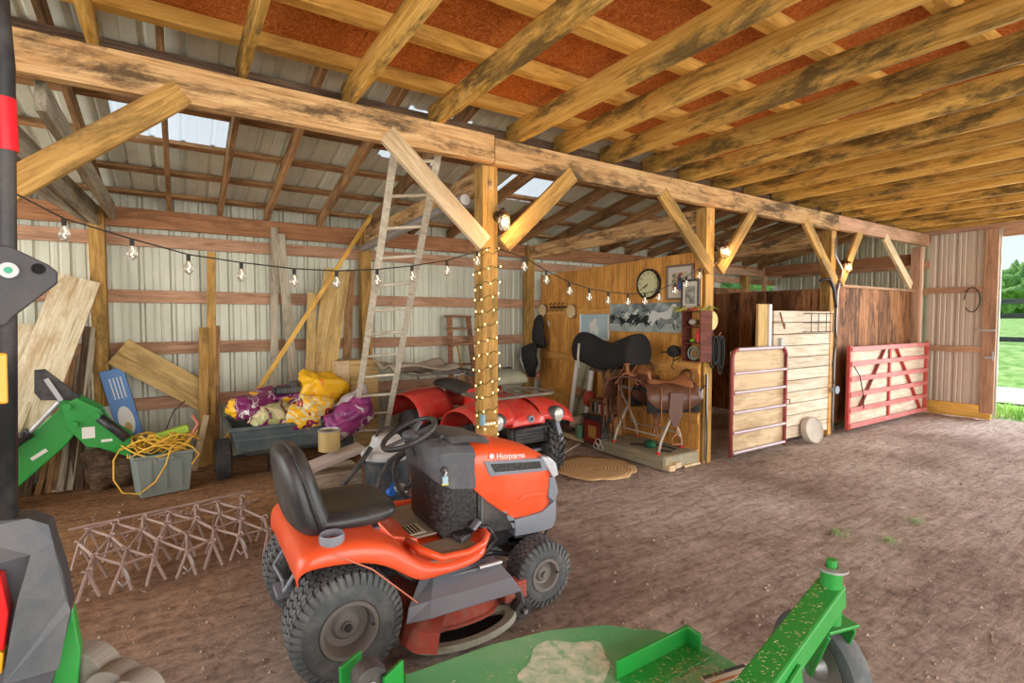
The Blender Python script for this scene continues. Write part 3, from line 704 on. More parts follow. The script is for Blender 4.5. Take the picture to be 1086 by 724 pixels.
    MB().obox((.70, -.27, .485), (.745, -.27, .525), .05, .02).build('brake_pedal', M['lgrey'], T, bevel=.006)
    # steering wheel
    sw = thing  # parts only
    c = Vector((.455, 0, .985)); nrm = Vector((-.42, 0, .90)).normalized(); a = Vector((0, 1, 0)); b_ = nrm.cross(a)
    ring = [c+(a*math.cos(q)+b_*math.sin(q))*.155 for q in [k*2*PI/36 for k in range(36)]]
    wl = MB().tube(ring, .015, 10, closed=True).build('steering_wheel', M['seat'], T, smooth='all')
    sp = MB().ell(c-nrm*.01, (.045, .05, .03))
    for q in (.5*PI, -.25*PI-.15, 1.25*PI+.15): sp.obox(c-nrm*.02, c+(a*math.cos(q)+b_*math.sin(q))*.15, .028, .014, nrm)
    sp.build('spokes', M['mgrey'], wl, smooth=True)
    MB().cyl((.56, 0, .86), c, .045, 16, .03).build('steering_column', M['mgrey'], T, smooth=True)
    # mowing deck
    dk = []
    for k in range(40):
        q = 2*PI*k/40; r = 1
        x = .60+.30*abs(math.cos(q))**.75*(1 if math.cos(q) > 0 else -1); y = .40*abs(math.sin(q))**.75*(1 if math.sin(q) > 0 else -1)
        dk.append((x, y))
    D = MB().loft([[(x, y-.02, z) for (x, y) in [(.60+(p[0]-.60)*k, p[1]*k) for p in dk]] for (k, z) in ((1.04, .075), (1.03, .085), (.99, .09), (.97, .18), (.90, .205), (.3, .215))])
    D.build('mowing_deck', M['deckred'], T, smooth=True)
    # discharge throat on the near side: a rounded open mouth with a grassy rim
    N_ = 30; cx_, cy_ = .575, -.40
    def el(f, g, z): return [(cx_+.30*f*math.cos(q), cy_-.02-.155*g*math.sin(q) if math.sin(q) > 0 else cy_-.02-.06*g*math.sin(q), z) for q in [2*PI*k/N_ for k in range(N_)]]
    MB().loft([el(1.0, 1.0, .055), el(1.0, 1.0, .075), el(.97, .97, .085), el(.78, .70, .080), el(.76, .68, .055)], cap=False).build('deck_rim', M['deckrim'], T, smooth=True)
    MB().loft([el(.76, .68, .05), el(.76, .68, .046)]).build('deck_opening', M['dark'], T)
    th = [(.27, -.30), (.25, -.40), (.28, -.50), (.36, -.56)]
    MB().loft([[(x, y, .075), (x+.03, y+.03, .15), (x+.10, y+.10, .20)] for (x, y) in th], cap=False, close=False).build('discharge_throat', M['deckred'], T, solid=.006)
    ch = MB().loft([[(.25, -.47, .21), (.33, -.56, .255), (.83, -.555, .235), (.86, -.54, .155), (.865, -.46, .15)], [(.27, -.45, .27), (.36, -.50, .30), (.81, -.50, .285), (.84, -.48, .24), (.85, -.44, .2)], [(.36, -.36, .335), (.43, -.37, .345), (.78, -.36, .33), (.81, -.36, .31), (.83, -.36, .28)]], cap=False, close=False)
    cg = ch.build('chute_guard', M['lgrey'], T, solid=.007)
    MB().box(.50, .80, -.40, -.32, .31, .335).build('guard_hinge', M['lgrey'], T, bevel=.004)
    MB().cyl((.66, -.42, .345), (.80, -.41, .335), .012, 8).build('hinge_rod', M['steel'], T)
    # gauge wheel and bracket
    MB().box(.82, .96, -.42, -.34, .10, .20).build('gauge_bracket', M['deckred'], T, bevel=.008)
    gw = MB().lathe([(.02, -.025), (.05, -.027), (.056, -.015), (.056, .015), (.05, .027), (.02, .025)], (.90, -.45, .075), 'y', 24).build('gauge_wheel', M['rubberdk'], T, smooth=True)
    MB().cyl((.90, -.50, .075), (.90, -.44, .075), .012, 10).build('bolt', M['steel'], gw)
    # guard strings and rods below the fender
    MB().tube([(-.06, -.43, .60), (.10, -.45, .50), (.30, -.48, .30)], .0035, 5).build('pull_cord', flat('orange_cord', (.65, .20, .12), .6), T)
    MB().tube([(.28, -.25, .36), (.40, -.30, .27), (.36, -.33, .22)], .010, 6).tube([(.5, -.2, .34), (.45, -.3, .24)], .009, 6).build('lift_link', M['blackm'], T)
    MB().tube([(-.16, -.15, .45), (-.22, -.15, .36), (-.20, 0, .33), (-.22, .15, .36), (-.16, .15, .45)], .010, 8).box(-.24, -.16, -.06, .06, .28, .31).build('hitch_plate', M['lgrey'], T)
    return T
mower()

# ================================================================ QUAD BIKE
M['atvred'] = paint('quad_red', (.62, .022, .016), .35, 0, .35, (.42, .28, .18), 4, .5, .3)
def quad():
    T = thing('quad_bike', 'dusty red quad bike facing the camera behind the fairy-light post', 'quad bike', (2.72, 4.95, 0), math.radians(-86))
    # local: x forward (towards the camera), y to its left (right in the photo)
    for (x, y, s) in ((.62, .42, 1), (.62, -.42, -1), (-.62, .42, 1), (-.62, -.42, -1)):
        t, r = wheel('wheel', T, (x, y, .285), .275, .22, .13, M['rubberdk'], M['blackm'], 'knob', s)
        MB().cyl((0, s*.02, 0), (0, s*.09, 0), .03, 10).build('hub', M['steel'], r)
    MB().box(-.7, .7, -.11, .11, .28, .42).cyl((.62, -.36, .285), (.62, .36, .285), .022).cyl((-.62, -.36, .285), (-.62, .36, .285), .03).build('frame', M['blackm'], T)
    MB().box(-.2, .25, -.2, .2, .33, .62).build('engine', M['black'], T, bevel=.03)
    for s in (-1, 1):
        # front fender: arched shell
        def ff(a, b):
            q = PI*(1.02-a*.95); x = .60+.36*math.cos(q); z = .50+.28*max(0, math.sin(q))**.8+.03*a
            y = s*(.16+.42*b); return (x, y, z-.05*b**3+.03*(1-b))
        MB().grid(ff, 16, 6).build('front_fender', M['atvred'], T, smooth='all', solid=.012)
        def rf(a, b):
            q = PI*(1.0-a*.98); x = -.60+.42*math.cos(q); z = .50+.32*max(0, math.sin(q))**.7
            y = s*(.16+.42*b); return (x, y, z-.06*b**3)
        MB().grid(rf, 16, 6).build('rear_fender', M['atvred'], T, smooth='all', solid=.012)
        MB().box(-.22, .26, s*.22, s*.50, .30, .33).build('foot_well', M['black'], T, bevel=.01)
        # headlight pod at the fender nose
        MB().ell((.90, s*.36, .665), (.07, .125, .085), 16, 10).build('headlight_pod', M['black'], T, smooth='all')
        h = MB().lathe([(.001, .03), (.04, .028), (.062, .015), (.065, -.02)], (.945, s*.37, .665), 'x', 20).build('headlight', paint('dusty_lens', (.60, .58, .52), .15, .3, .2), T, smooth=True)
        MB().lathe([(.062, .0), (.074, .006), (.074, -.03), (.062, -.03)], (.945, s*.37, .665), 'x', 20).build('headlight_ring', M['lgrey'], h, smooth=True)
        # shock and arm
        MB().cyl((.66, s*.22, .66), (.68, s*.36, .34), .022).build('shock_absorber', M['steel'], T)
        sp = [(.66+.02*k/40+.045*math.cos(k*.9), s*(.22+.14*k/40)+.045*math.sin(k*.9), .66-.32*k/40) for k in range(40)]
        MB().tube(sp, .008, 6).build('spring', M['blackm'], T, smooth='all')
        MB().obox((.78, s*.10, .30), (.72, s*.36, .28), .05, .03).obox((.80, s*.46, .56), (.84, s*.50, .36), .05, .08, (1, 0, 0)).build('suspension_arm', M['lgrey'], T, bevel=.006)
    # nose
    nose = MB().loft([[(x, -y, z0), (x, -y, z1-.04), (x, -y*.6, z1), (x, y*.6, z1), (x, y, z1-.04), (x, y, z0)] for (x, y, z0, z1) in
                     ((.30, .22, .55, .86), (.55, .24, .56, .83), (.80, .24, .58, .77), (.95, .20, .60, .70), (.98, .12, .62, .66))])
    nose.build('nose_cowl', M['atvred'], T, smooth=True, bevel=.008)
    b = MB().cyl((.965, 0, .668), (.985, 0, .668), .035, 20).build('badge_ring', M['lgrey'], T); MB().cyl((.985, 0, .668), (.990, 0, .668), .016, 12).build('badge_centre', M['black'], b)
    g = MB().box(.86, .93, -.20, .20, .42, .58).build('front_grille', M['black'], T, bevel=.01)
    for k in range(5): MB().box(.93, .945, -.18, .18, .435+.03*k, .445+.03*k).build('grille_bar', M['blackm'], g)
    MB().tube([(.80, -.22, .36), (.98, -.22, .42), (1.0, -.2, .58), (1.0, .2, .58), (.98, .22, .42), (.80, .22, .36)], .016, 8).build('bumper_bar', M['blackm'], T, smooth='all')
    # tank and side panels
    MB().loft([[(x, -y, z0), (x, -y*.9, z1-.03), (x, 0, z1), (x, y*.9, z1-.03), (x, y, z0)] for (x, y, z0, z1) in ((-.05, .12, .60, .80), (.10, .17, .60, .90), (.28, .16, .62, .93), (.38, .12, .66, .88))]).build('tank_cover', M['atvred'], T, smooth=True)
    # seat
    MB().loft([[(x, -y, z-.10), (x, -y, z-.02), (x, -y*.6, z), (x, y*.6, z), (x, y, z-.02), (x, y, z-.10)] for (x, y, z) in ((-.78, .12, .88), (-.70, .16, .92), (-.45, .17, .90), (-.2, .14, .85), (0, .11, .85), (.08, .07, .87))]).build('seat', M['seat'], T, smooth='all', subd=1)
    # handlebar with grips and pod
    hb = MB().tube([(.10, -.40, 1.06), (.14, -.30, 1.07), (.24, -.12, 1.02), (.24, .12, 1.02), (.14, .30, 1.07), (.10, .40, 1.06)], .012, 8).build('handlebar', M['blackm'], T, smooth='all')
    for s in (-1, 1):
        MB().cyl((.145, s*.28, 1.07), (.09, s*.42, 1.058), .019, 10).build('grip', M['black'], hb)
        MB().tube([(.20, s*.25, 1.06), (.19, s*.38, 1.04)], .006, 6).build('brake_lever', M['steel'], hb)
        MB().tube([(.22, s*.15, 1.02), (.34, s*.10, .98), (.36, s*.06, .85)], .006, 6).build('cable', M['wire'], hb)
    MB().ell((.27, 0, 1.0), (.09, .09, .05)).build('instrument_pod', M['black'], T, smooth='all')
    MB().cyl((.30, 0, .80), (.24, 0, 1.0), .03).build('steering_stem', M['blackm'], T)
    # racks
    def rack(name, x0, x1, y1, z, n, m):
        r = MB().tube([(x0, -y1, z), (x1-.06, -y1, z), (x1, -y1+.08, z), (x1, y1-.08, z), (x1-.06, y1, z), (x0, y1, z), (x0, y1, z)], .014, 8)
        for k in range(n):
            y = -y1+2*y1*(k+1)/(n+1); r.tube([(x0, y, z), (x1, y, z)], .009, 6)
        r.tube([(x0, -y1, z), (x0, y1, z)], .012, 6)
        for s in (-1, 1): r.tube([((x0+x1)/2, s*y1*.7, z), ((x0+x1)/2, s*y1*.6, z-.13)], .010, 6)
        return r.build(name, m, T, smooth=True)
    rack('front_rack', .42, .88, .42, .875, 4, M['rack'])
    rack('rear_rack', -1.05, -.62, .42, .97, 4, M['rack'])
    return T
M['rack'] = paint('dusty_rack', (.13, .115, .09), .6, .1, .7, (.40, .34, .25), 5)
quad()
M['tarp'] = paint('dusty_olive_cloth', (.22, .22, .15), .85, 0, .6, (.40, .36, .27), 4)
m = MB().loft([[(x, -y, 0), (x, -y*1.05, h*.5), (x, -y*.6, h*.95), (x, y*.5, h), (x, y*1.05, h*.55), (x, y, 0)] for (x, y, h) in ((-.26, .10, .08), (-.2, .19, .15), (0, .22, .20), (.18, .2, .17), (.26, .12, .10))])
o = m.build('cargo_bag', M['tarp'], None, (2.96, 4.74, .90), (0, 0, .1), smooth='all', subd=1)
tag(o, 'dusty olive cloth bag resting on the quad bike beside its handlebars', 'bag')
m = MB().grid(lambda a, b: (-.45+.9*a, -.28+.56*b, .04*math.sin(6*a+2*b)+.03*math.sin(9*b)), 24, 14)
o = m.build('cloth_sheet', paint('dusty_brown_cloth', (.36, .29, .21), .9, 0, .5, (.5, .44, .34)), None, (2.45, 5.95, 1.03), (0, 0, .1), smooth='all', solid=.02)
tag(o, 'crumpled dusty brown sheet on the rear rack of the quad bike', 'sheet')

# ================================================================ GREEN ROTARY CUTTER
M['green'] = paint('cutter_green', (.10, .40, .17), .42, 0, .5, (.42, .50, .32), 4, .5, .15)
M['green2'] = paint('bright_tractor_green', (.012, .27, .035), .35, 0, .12, (.2, .3, .1), 6, .5, .3)
def cutter():
    T = thing('rotary_cutter', 'green rotary cutter deck with grass clippings and tail wheel in the foreground', 'mower deck', (1.0, .95, 0))
    P = [(.20, 1.66), (.52, 1.62), (.68, 1.607), (.936, 1.594), (1.163, 1.55), (1.372, 1.458), (1.53, 1.312), (1.60, 1.152), (1.60, .98), (1.50, .70), (1.2, .45), (.6, .40), (.25, .60), (.12, 1.1)]
    L = [(x-1.0, y-.95) for x, y in P]
    MB().prism(L, 'z', .405, .42).build('deck', M['green'], T, bevel=.004)
    skirt = MB()
    for i in range(len(L)):
        a, b = L[i], L[(i+1) % len(L)]; skirt.add([(*a, .405), (*b, .405), (*b, .20), (*a, .20)], [(0, 1, 2, 3)])
    skirt.build('side_skirt', M['green'], T, solid=.008)
    # upright flange and its end plate
    fl = MB().obox((.19, .25, .455), (.545, .25, .455), .012, .07).obox((.545, .19, .455), (.545, .26, .455), .012, .07)
    fl.obox((.19, .20, .425), (.55, .20, .425), .10, .01)
    fl.build('flange', M['green2'], T, bevel=.002)
    lb = MB().obox((.43, .085, .4215), (.62, .045, .4215), .05, .002).build('warning_label', flat('label_white', (.75, .72, .66), .5), T)
    MB().obox((.44, .10, .4235), (.615, .063, .4235), .014, .001).build('label_stripe', flat('label_dark', (.06, .06, .06), .6), lb)
    MB().obox((.435, .07, .4235), (.61, .033, .4235), .008, .001).build('label_band', flat('label_orange', (.55, .22, .08), .6), lb)
    # tail beam
    p0 = Vector((.30, -.12, .50)); p1 = Vector((1.03, -.02, .60))
    MB().obox(p0, p1, .095, .085).build('tail_beam', M['green2'], T, bevel=.008)
    MB().box(.22, .38, -.19, -.05, .42, .46).build('beam_bracket', M['green2'], T, bevel=.006)
    MB().obox((.60, -.135, .50), (.44, -.155, .46), .012, .11).build('gusset_plate', M['green2'], T, bevel=.003)
    bt = MB(); bt.cyl((.52, -.165, .49), (.52, -.145, .49), .018, 6); bt.build('bolt', M['steel'], T)
    MB().cyl((1.0, -.03, .50), (1.0, -.03, .70), .036, 20).build('pivot_tube', M['green2'], T, smooth=True)
    MB().lathe([(.022, .70), (.055, .70), (.055, .708), (.022, .708)], (1.0, -.03, 0), 'z', 24).build('washer', M['steel'], T, smooth=True)
    MB().cyl((1.0, -.03, .70), (1.0, -.03, .735), .018, 12).build('pivot_pin', M['green2'], T)
    # fork and wheel; the axle points at the camera's right
    W = Vector((1.165, .085, .21)); ax = Vector((.97, -.24, 0)).normalized()
    fk = MB(); 
    for s in (1, -1):
        q = W+ax*s*.075
        fk.obox(Vector((1.04, -.03, .47))+ax*s*.065, q, .075, .012, ax.cross(Vector((0, 0, 1))) if False else tuple(ax))
    fk.obox(Vector((1.04, -.03, .475))-ax*.075, Vector((1.04, -.03, .475))+ax*.075, .08, .014)
    fk.build('caster_fork', M['green2'], T, bevel=.004)
    R = .205
    rot = math.atan2(ax.y, ax.x)+PI/2
    ty = MB().lathe([(.140, -.04), (.150, -.05), (.175, -.052), (.195, -.045), (R, -.025), (R, .025), (.195, .045), (.175, .052), (.150, .05), (.140, .04)], (0, 0, 0), 'y', 48)
    MB.build(ty, 'tail_tyre', M['rubber'], T, W, (0, 0, rot), smooth=True)
    for k in range(1):
        hub = MB().lathe([(.141, -.05), (.148, -.054), (.140, -.03), (.06, -.02), (.035, -.055), (.001, -.055)], (0, 0, 0), 'y', 32).lathe([(.141, .05), (.148, .054), (.140, .03), (.06, .02), (.035, .055), (.001, .055)], (0, 0, 0), 'y', 32)
        h = hub.build('tail_wheel_hub', M['steel'], T, W, (0, 0, rot), smooth=True)
        for a in range(4): MB().cyl((.08*math.cos(a*PI/2), -.04, .08*math.sin(a*PI/2)), (.08*math.cos(a*PI/2), -.02, .08*math.sin(a*PI/2)), .009, 6).build('bolt', M['steel'], h)
    MB().cyl(W-ax*.10, W+ax*.10, .016, 8).build('axle_bolt', M['steel'], T)
    # hitch lugs at the near left with a black roller
    MB().obox((-.60, .67, .47), (-.52, .72, .47), .012, .10).obox((-.50, .55, .47), (-.42, .60, .47), .012, .10).obox((-.62, .66, .43), (-.42, .57, .43), .16, .012).build('hitch_lug', M['green2'], T, bevel=.003)
    r = MB().lathe([(.012, -.03), (.05, -.03), (.055, 0), (.05, .03), (.012, .03)], (-.53, .60, .50), 'y', 24).build('roller', M['black'], T, smooth=True)
    MB().cyl((-.53, .56, .50), (-.53, .66, .50), .012, 10).build('pin', M['steel'], r)
    # clippings
    c = MB()
    for i in range(1700):
        if random.random() < .55: x = random.uniform(.16, .52); y = random.gauss(.13, .05)
        else: x = random.uniform(-.5, .58); y = random.uniform(-.2, .55)
        if not (x < .58 and y < .60-.5*max(0, x-.1)): continue
        a = random.random()*PI; l = random.uniform(.006, .02); z = .421+random.random()*.012*(1 if y < .25 and x > .15 else .2)
        c.add([(x, y, z), (x+l*math.cos(a), y+l*math.sin(a), z+random.uniform(0, .004)), (x+.0015, y+.0015, z+.001)], [(0, 1, 2)])
    for i in range(260):
        k = random.random(); p = p0.lerp(p1, k); a = random.random()*PI; l = .012
        x, y = p.x+random.uniform(-.04, .04), p.y+random.uniform(-.04, .04); z = p.z+.045
        c.add([(x, y, z), (x+l*math.cos(a), y+l*math.sin(a), z), (x+.0015, y+.0015, z+.001)], [(0, 1, 2)])
    cl = c.build('grass_clippings', patches('dry_clippings', [(.3, (.45, .40, .20)), (.6, (.62, .58, .36))], 20, .9), T); cl['kind'] = 'stuff'
    mz = MB().prism([(.10+.17*math.cos(q)*(1+.12*math.sin(5*q)), .40+.13*math.sin(q)*(1+.15*math.cos(4*q))) for q in [k*2*PI/30 for k in range(30)]], 'z', .4203, .4212)  # pool of sunlight with debris in it, painted as a pale patch on the deck
    mz.build('sun_pool_debris', patches('painted_sun_pool', [(.3, (.26, .46, .26)), (.5, (.48, .60, .42)), (.7, (.66, .70, .54))], 26, .9, 'LINEAR'), T)
    return T
cutter()

# ================================================================ TRACTOR AT THE LEFT EDGE
def tractor():
    T = thing('tractor', 'black roll bar, tail light housing and weights of a tractor cut by the left edge', 'tractor', (-.45, 1.25, 0))
    def L(u, v, y=1.1): p = at(u, v, y=y); return (p.x+.45, p.z)
    ox, oy = .45, -1.25
    Y0, Y1 = 1.10-1.25, 1.16-1.25
    m = MB().tube([(L(-12, -60)[0], Y0+.03, L(-12, -60)[1]), (L(-6, 20)[0], Y0+.03, L(-6, 20)[1]), (L(-2, 60)[0], Y0+.03, L(-2, 60)[1]), (L(0, 270)[0], Y0+.03, L(0, 270)[1]), (L(-2, 620)[0], Y0+.05, L(-2, 620)[1])], .014, 12)
    m.build('roll_bar', M['blackm'], T, smooth='all')
    z0, z1 = L(5, 155)[1], L(5, 98)[1]
    MB().cyl((L(-.5, 120)[0], Y0+.03, z0), (L(-1.2, 120)[0], Y0+.03, z1), .0152, 12).build('red_reflector_tape', flat('red_tape', (.7, .01, .02), .3), T, smooth=True)
    pl = [L(-30, 262), L(8, 260), L(50, 280), L(60, 288), L(60, 300), L(14, 335), L(5, 345), L(-30, 345)]
    p = MB().prism(pl, 'y', Y0, Y0+.012).build('pivot_plate', M['plate2'], T, bevel=.002)
    c = L(11, 287); MB().cyl((c[0], Y0-.012, c[1]), (c[0], Y0, c[1]), .012, 20).build('bolt_head', M['steel'], p)
    MB().cyl((c[0], Y0-.014, c[1]), (c[0], Y0-.012, c[1]), .005, 12).build('bolt_marking', flat('green_mark', (.05, .35, .2), .5), p)
    c = L(41, 285); MB().lathe([(.006, 0), (.0085, 0), (.0085, .004), (.006, .004)], (c[0], Y0-.004, c[1]), 'y', 20).cyl((c[0], Y0-.001, c[1]), (c[0], Y0+.001, c[1]), .006, 16).build('bolt_hole', M['dark'], p)
    # tail light housing, faceted dark grey plastic
    out = [L(-60, 562), L(24, 556), L(47, 563), L(52, 582), L(63, 615), L(71, 655), L(55, 724), L(30, 800), L(-60, 800)]
    inn = [L(-60, 580), L(20, 572), L(26, 600), L(22, 640), L(14, 670), L(6, 724), L(0, 800), L(-60, 800)]
    h = MB().prism(out, 'y', Y0+.03, Y0+.08).build('light_housing', M['house'], T, bevel=.004)
    f1 = MB()
    a = lambda u, v, d: (L(u, v)[0], Y0+.03-d, L(u, v)[1])
    f1.add([a(24, 556, 0), a(47, 563, 0), a(52, 582, 0), a(30, 592, .015)], [(0, 1, 2, 3)])
    f1.add([a(30, 592, .015), a(52, 582, 0), a(56, 602, 0), a(22, 630, .045)], [(0, 1, 2, 3)])
    f1.add([a(-60, 575, 0), a(24, 556, 0), a(30, 592, .015), a(-60, 610, .045)], [(0, 1, 2, 3)])
    f1.add([a(22, 630, .045), a(56, 602, 0), a(66, 645, 0), a(14, 668, .045)], [(0, 1, 2, 3)])
    f1.add([a(14, 668, .045), a(66, 645, 0), a(71, 655, 0), a(58, 720, 0), a(6, 720, .045)], [(0, 1, 2, 3, 4)])
    f1.build('housing_facets', M['house2'], h, solid=.002)
    MB().prism([L(-60, 610), L(0, 612), L(9, 650), L(4, 690), L(-60, 700)], 'y', Y0+.0, Y0+.03).build('red_lens', flat('red_lens', (.75, .02, .02), .15), h, bevel=.003)
    MB().prism([L(-60, 692), L(4, 692), L(2, 715), L(-60, 720)], 'y', Y0+.0, Y0+.03).build('orange_lens', flat('orange_lens', (.9, .45, .03), .15), h, bevel=.003)
    o = MB().prism([L(-60, 375), L(3, 375), L(4, 430), L(-60, 432)], 'y', Y0+.02, Y0+.05).build('orange_marker_light', flat('orange_marker', (.9, .35, .03), .2), T, bevel=.003)
    MB().prism([L(45, 730), L(66, 675), L(75, 724), L(70, 800), L(40, 800)], 'y', Y0+.10, Y0+.13).build('green_fender', M['green2'], T, bevel=.003)
    MB().box(-.9, .2, .05, .4, .25, .9).build('rear_housing', M['blackm'], T, bevel=.02)
    # rounded grey steel weights
    for (u, v, r, yy) in ((92, 722, .062, -.02), (124, 736, .050, -.08), (145, 742, .042, -.13)):
        c = L(u, v, 1.25+yy)
        MB().cyl((c[0]-.015, yy-.004, c[1]), (c[0]+.012, yy+.03, c[1]), r, 32).obox((c[0], yy+.012, c[1]), (c[0]-.02, yy+.012, c[1]-.25), .03, r*1.8, (1, 0, 0)).build('steel_weight', M['weight'], T, bevel=.002)
    MB().box(.10, .36, .05, .09, .70, .80).build('weight_carrier', M['blackm'], T)
    for s in (-.8,):
        wheel('wheel', T, (s, .0, .45), .45, .3, .25, M['rubberdk'], flat('yellow_rim', (.6, .45, .05), .5), 'knob', -1)
    MB().box(-.8, .1, -.05, .1, .38, .50).build('axle_housing', M['blackm'], T, bevel=.02)
M['plate2'] = paint('dark_plate', (.035, .037, .042), .45, .2, .2)
M['house'] = paint('dusty_black_housing', (.04, .042, .048), .5, 0, .35, (.25, .23, .2), 7)
M['house2'] = paint('dusty_grey_housing', (.075, .08, .09), .45, 0, .45, (.30, .28, .25), 6)
M['weight'] = paint('grey_cast_weight', (.24, .215, .18), .75, .1, .4, (.35, .32, .27), 8)
tractor()

# loader arm of the tractor parked in the back bay
def loader():
    T = thing('loader_arm', 'bright green loader arm with hydraulic cylinder reaching in from the left', 'loader', (-1.3, 5.9, 0))
    q = lambda u, v: (lambda p: (p.x+1.3, p.z))(at(u, v, y=5.9))
    MB().prism([q(-90, 575), q(-90, 520), q(0, 487), q(70, 428), q(92, 445), q(72, 470), q(0, 533)], 'y', -.09, .09).build('boom', M['green2'], T, bevel=.01)
    MB().prism([q(68, 428), q(84, 420), q(108, 432), q(118, 448), q(140, 460), q(140, 482), q(108, 472), q(94, 471), q(74, 452)], 'y', -.12, -.09).build('elbow_plate', M['green2'], T, bevel=.006)
    MB().prism([q(58, 432), q(66, 422), q(84, 420), q(108, 432), q(118, 448), q(140, 460), q(140, 482), q(108, 472), q(94, 471), q(74, 452)], 'y', .09, .12).build('elbow_plate', M['green2'], T, bevel=.006)
    MB().prism([q(98, 448), q(140, 462), q(140, 480), q(104, 470)], 'y', -.088, .088).build('lower_boom', M['green2'], T, bevel=.006)
    for (u, v) in ((74, 429), (81, 447), (104, 438)):
        p = q(u, v); MB().cyl((p[0], -.16, p[1]), (p[0], .16, p[1]), .032, 16).build('pivot_pin', M['green2'], T, smooth=True)
    p = q(104, 456); p = q(96, 456)
    lb = MB().box(p[0]-.045, p[0]+.045, -.123, -.1205, p[1]-.05, p[1]+.05).build('pale_sticker', flat('sticker', (.7, .7, .62), .5), T, rot=None)
    p = q(115, 464); MB().box(p[0]-.04, p[0]+.04, -.123, -.1205, p[1]-.012, p[1]+.012).build('pale_sticker', flat('sticker_b', (.7, .7, .62), .5), T)
    p = q(44, 480); MB().obox((p[0]-.05, -.092, p[1]-.03), (p[0]+.05, -.092, p[1]+.04), .003, .03, (0, 0, 1)).build('pale_sticker', flat('sticker_c', (.7, .7, .62), .5), T)
    a, b, c = q(-30, 500), q(36, 455), q(66, 424)
    MB().cyl((a[0], -.14, a[1]), (b[0], -.14, b[1]), .045, 16).build('cylinder_barrel', M['blackm'], T, smooth=True)
    MB().cyl((b[0], -.14, b[1]), (c[0], -.14, c[1]), .018, 12).build('piston_rod', M['steel'], T, smooth=True)
    MB().tube([(a[0], -.20, a[1]+.03), (b[0]-.2, -.21, b[1]-.1), (b[0]-.05, -.2, b[1]-.02), (b[0]-.03, -.17, b[1])], .018, 8).tube([(a[0], -.20, a[1]-.06), (b[0]-.2, -.21, b[1]-.2), (b[0]-.15, -.2, b[1]-.12)], .018, 8).build('hydraulic_hose', M['black'], T, smooth='all')
    k = MB().prism([q(37, 392), q(48, 391), q(86, 420), q(84, 424), q(44, 424), q(37, 416)], 'y', -.03, .0).build('black_end_plate', M['blackm'], T, bevel=.003)
    MB().obox((q(50, 401)[0], -.045, q(50, 401)[1]), (q(66, 424)[0], -.045, q(66, 424)[1]), .01, .035, (0, 0, 1)).build('indicator_rod', M['steel'], T)
    pp = [(q(108, 440)[0], -.14, q(108, 440)[1]), (q(124, 452)[0], -.14, q(124, 452)[1]), (q(136, 462)[0], -.14, q(136, 462)[1])]
    MB().tube(pp, .04, 12).build('tilt_cylinder', M['blackm'], T, smooth='all')
    MB().box(-.9, -.55, -.3, .3, 0, 1.0).build('loader_tower', M['green2'], T, bevel=.02)
loader()

M['plat'] = wood('grey_green_platform_wood', (.26, .25, .17), (.38, .36, .26), (.42, .28, .14), .5, 'y', var=.08)
M['clockrim'] = flat('dark_bronze_rim', (.035, .028, .02), .35, .4)
M['slice'] = patches('cut_wood_face', [(.3, (.60, .42, .20)), (.7, (.75, .58, .32))], 8, .7, 'LINEAR')
M['rusty'] = flat('rusty_iron', (.28, .10, .05), .6, .4)
M['card'] = flat('brown_cardboard', (.42, .20, .07), .8)
M['tote'] = paint('tote_plastic', (.24, .30, .27), .5, 0, .35)
M['bladder'] = wood('brown_ladder_wood', (.22, .10, .05), (.38, .20, .10), (.1, .05, .03), .5)

# ================================================================ LEFT BACK BAY
def leaning(name, p0, p1, wd, th, m, label, cat, group=None, face=(0, -1, 0)):
    return beam(name, p0, p1, wd, th, m, label, cat, group, up=face)
def pan(u0, v0, u1, v1, yb, yt, wd, lab, mt='greyboard', th=.035, name='plywood_sheet', cat='board', grp='panels leaning on the back wall', z0=None, z1=None):
    a = at(u0, v0, y=yb); b = at(u1, v1, y=yt)
    return beam(name, a, b, wd, th, M[mt], lab, cat, grp, up=(0, -1, .15))
M['doorp'] = wood('pale_painted_board', (.62, .52, .34), (.78, .70, .52), (.42, .27, .12), .7, 'x', var=.08)
pan(8, 490, 84, 295, 6.0, 6.5, .34, 'tall pale painted door leaning nearest the wall post', 'doorp', name='old_door', cat='door')
pan(-30, 500, 33, 345, 5.9, 6.45, .42, 'lower pale painted door leaning at the left edge', 'doorp', name='old_door', cat='door')
# lumber, poles and pipes
rn = random.Random(3)
for k in range(15):
    u0 = 28+rn.uniform(0, 68); u1 = u0+rn.uniform(6, 26)*(1.15-(u0-28)/90); 
    a = at(u0, 515-rn.uniform(0, 22), z=0.0); a.z = .0
    yb = min(a.y, 6.3); b = at(min(u1, 98), rn.uniform(335, 410), y=6.58)
    if k % 3 == 0: mt, wd = M['darkwood'], .06
    elif k % 3 == 1: mt, wd = M['greyboard'], .05
    else: mt, wd = M['rafter'], .045
    a = Vector((a.x, yb, .0))
    L = ['dark', 'grey', 'brown'][k % 3]
    beam('scrap_board', a, b, wd, .03, mt, '%s scrap board behind the green loader arm, %s in the pile from the left' % (L, ORD[k]), 'board', 'scrap boards behind the loader arm', up=(0, -1, 0))
for k, (u, v, u2, v2, c, l) in enumerate([(64, 505, 92, 400, (.10, .22, .10), 'green metal fence post with yellow top leaning behind the loader arm'), (40, 512, 44, 470, (.7, .7, .66), 'white plastic pipe standing below the loader arm'), (83, 490, 92, 440, (.6, .6, .58), 'thin pale rod leaning left of the tree stump')]):
    a = at(u, v, z=0); b = at(u2, v2, y=a.y+.15)
    o = MB().tube([a, b], .018, 8).build('leaning_pole', flat('pole_%d' % k, c, .6), smooth=True); tag(o, l, 'pole')
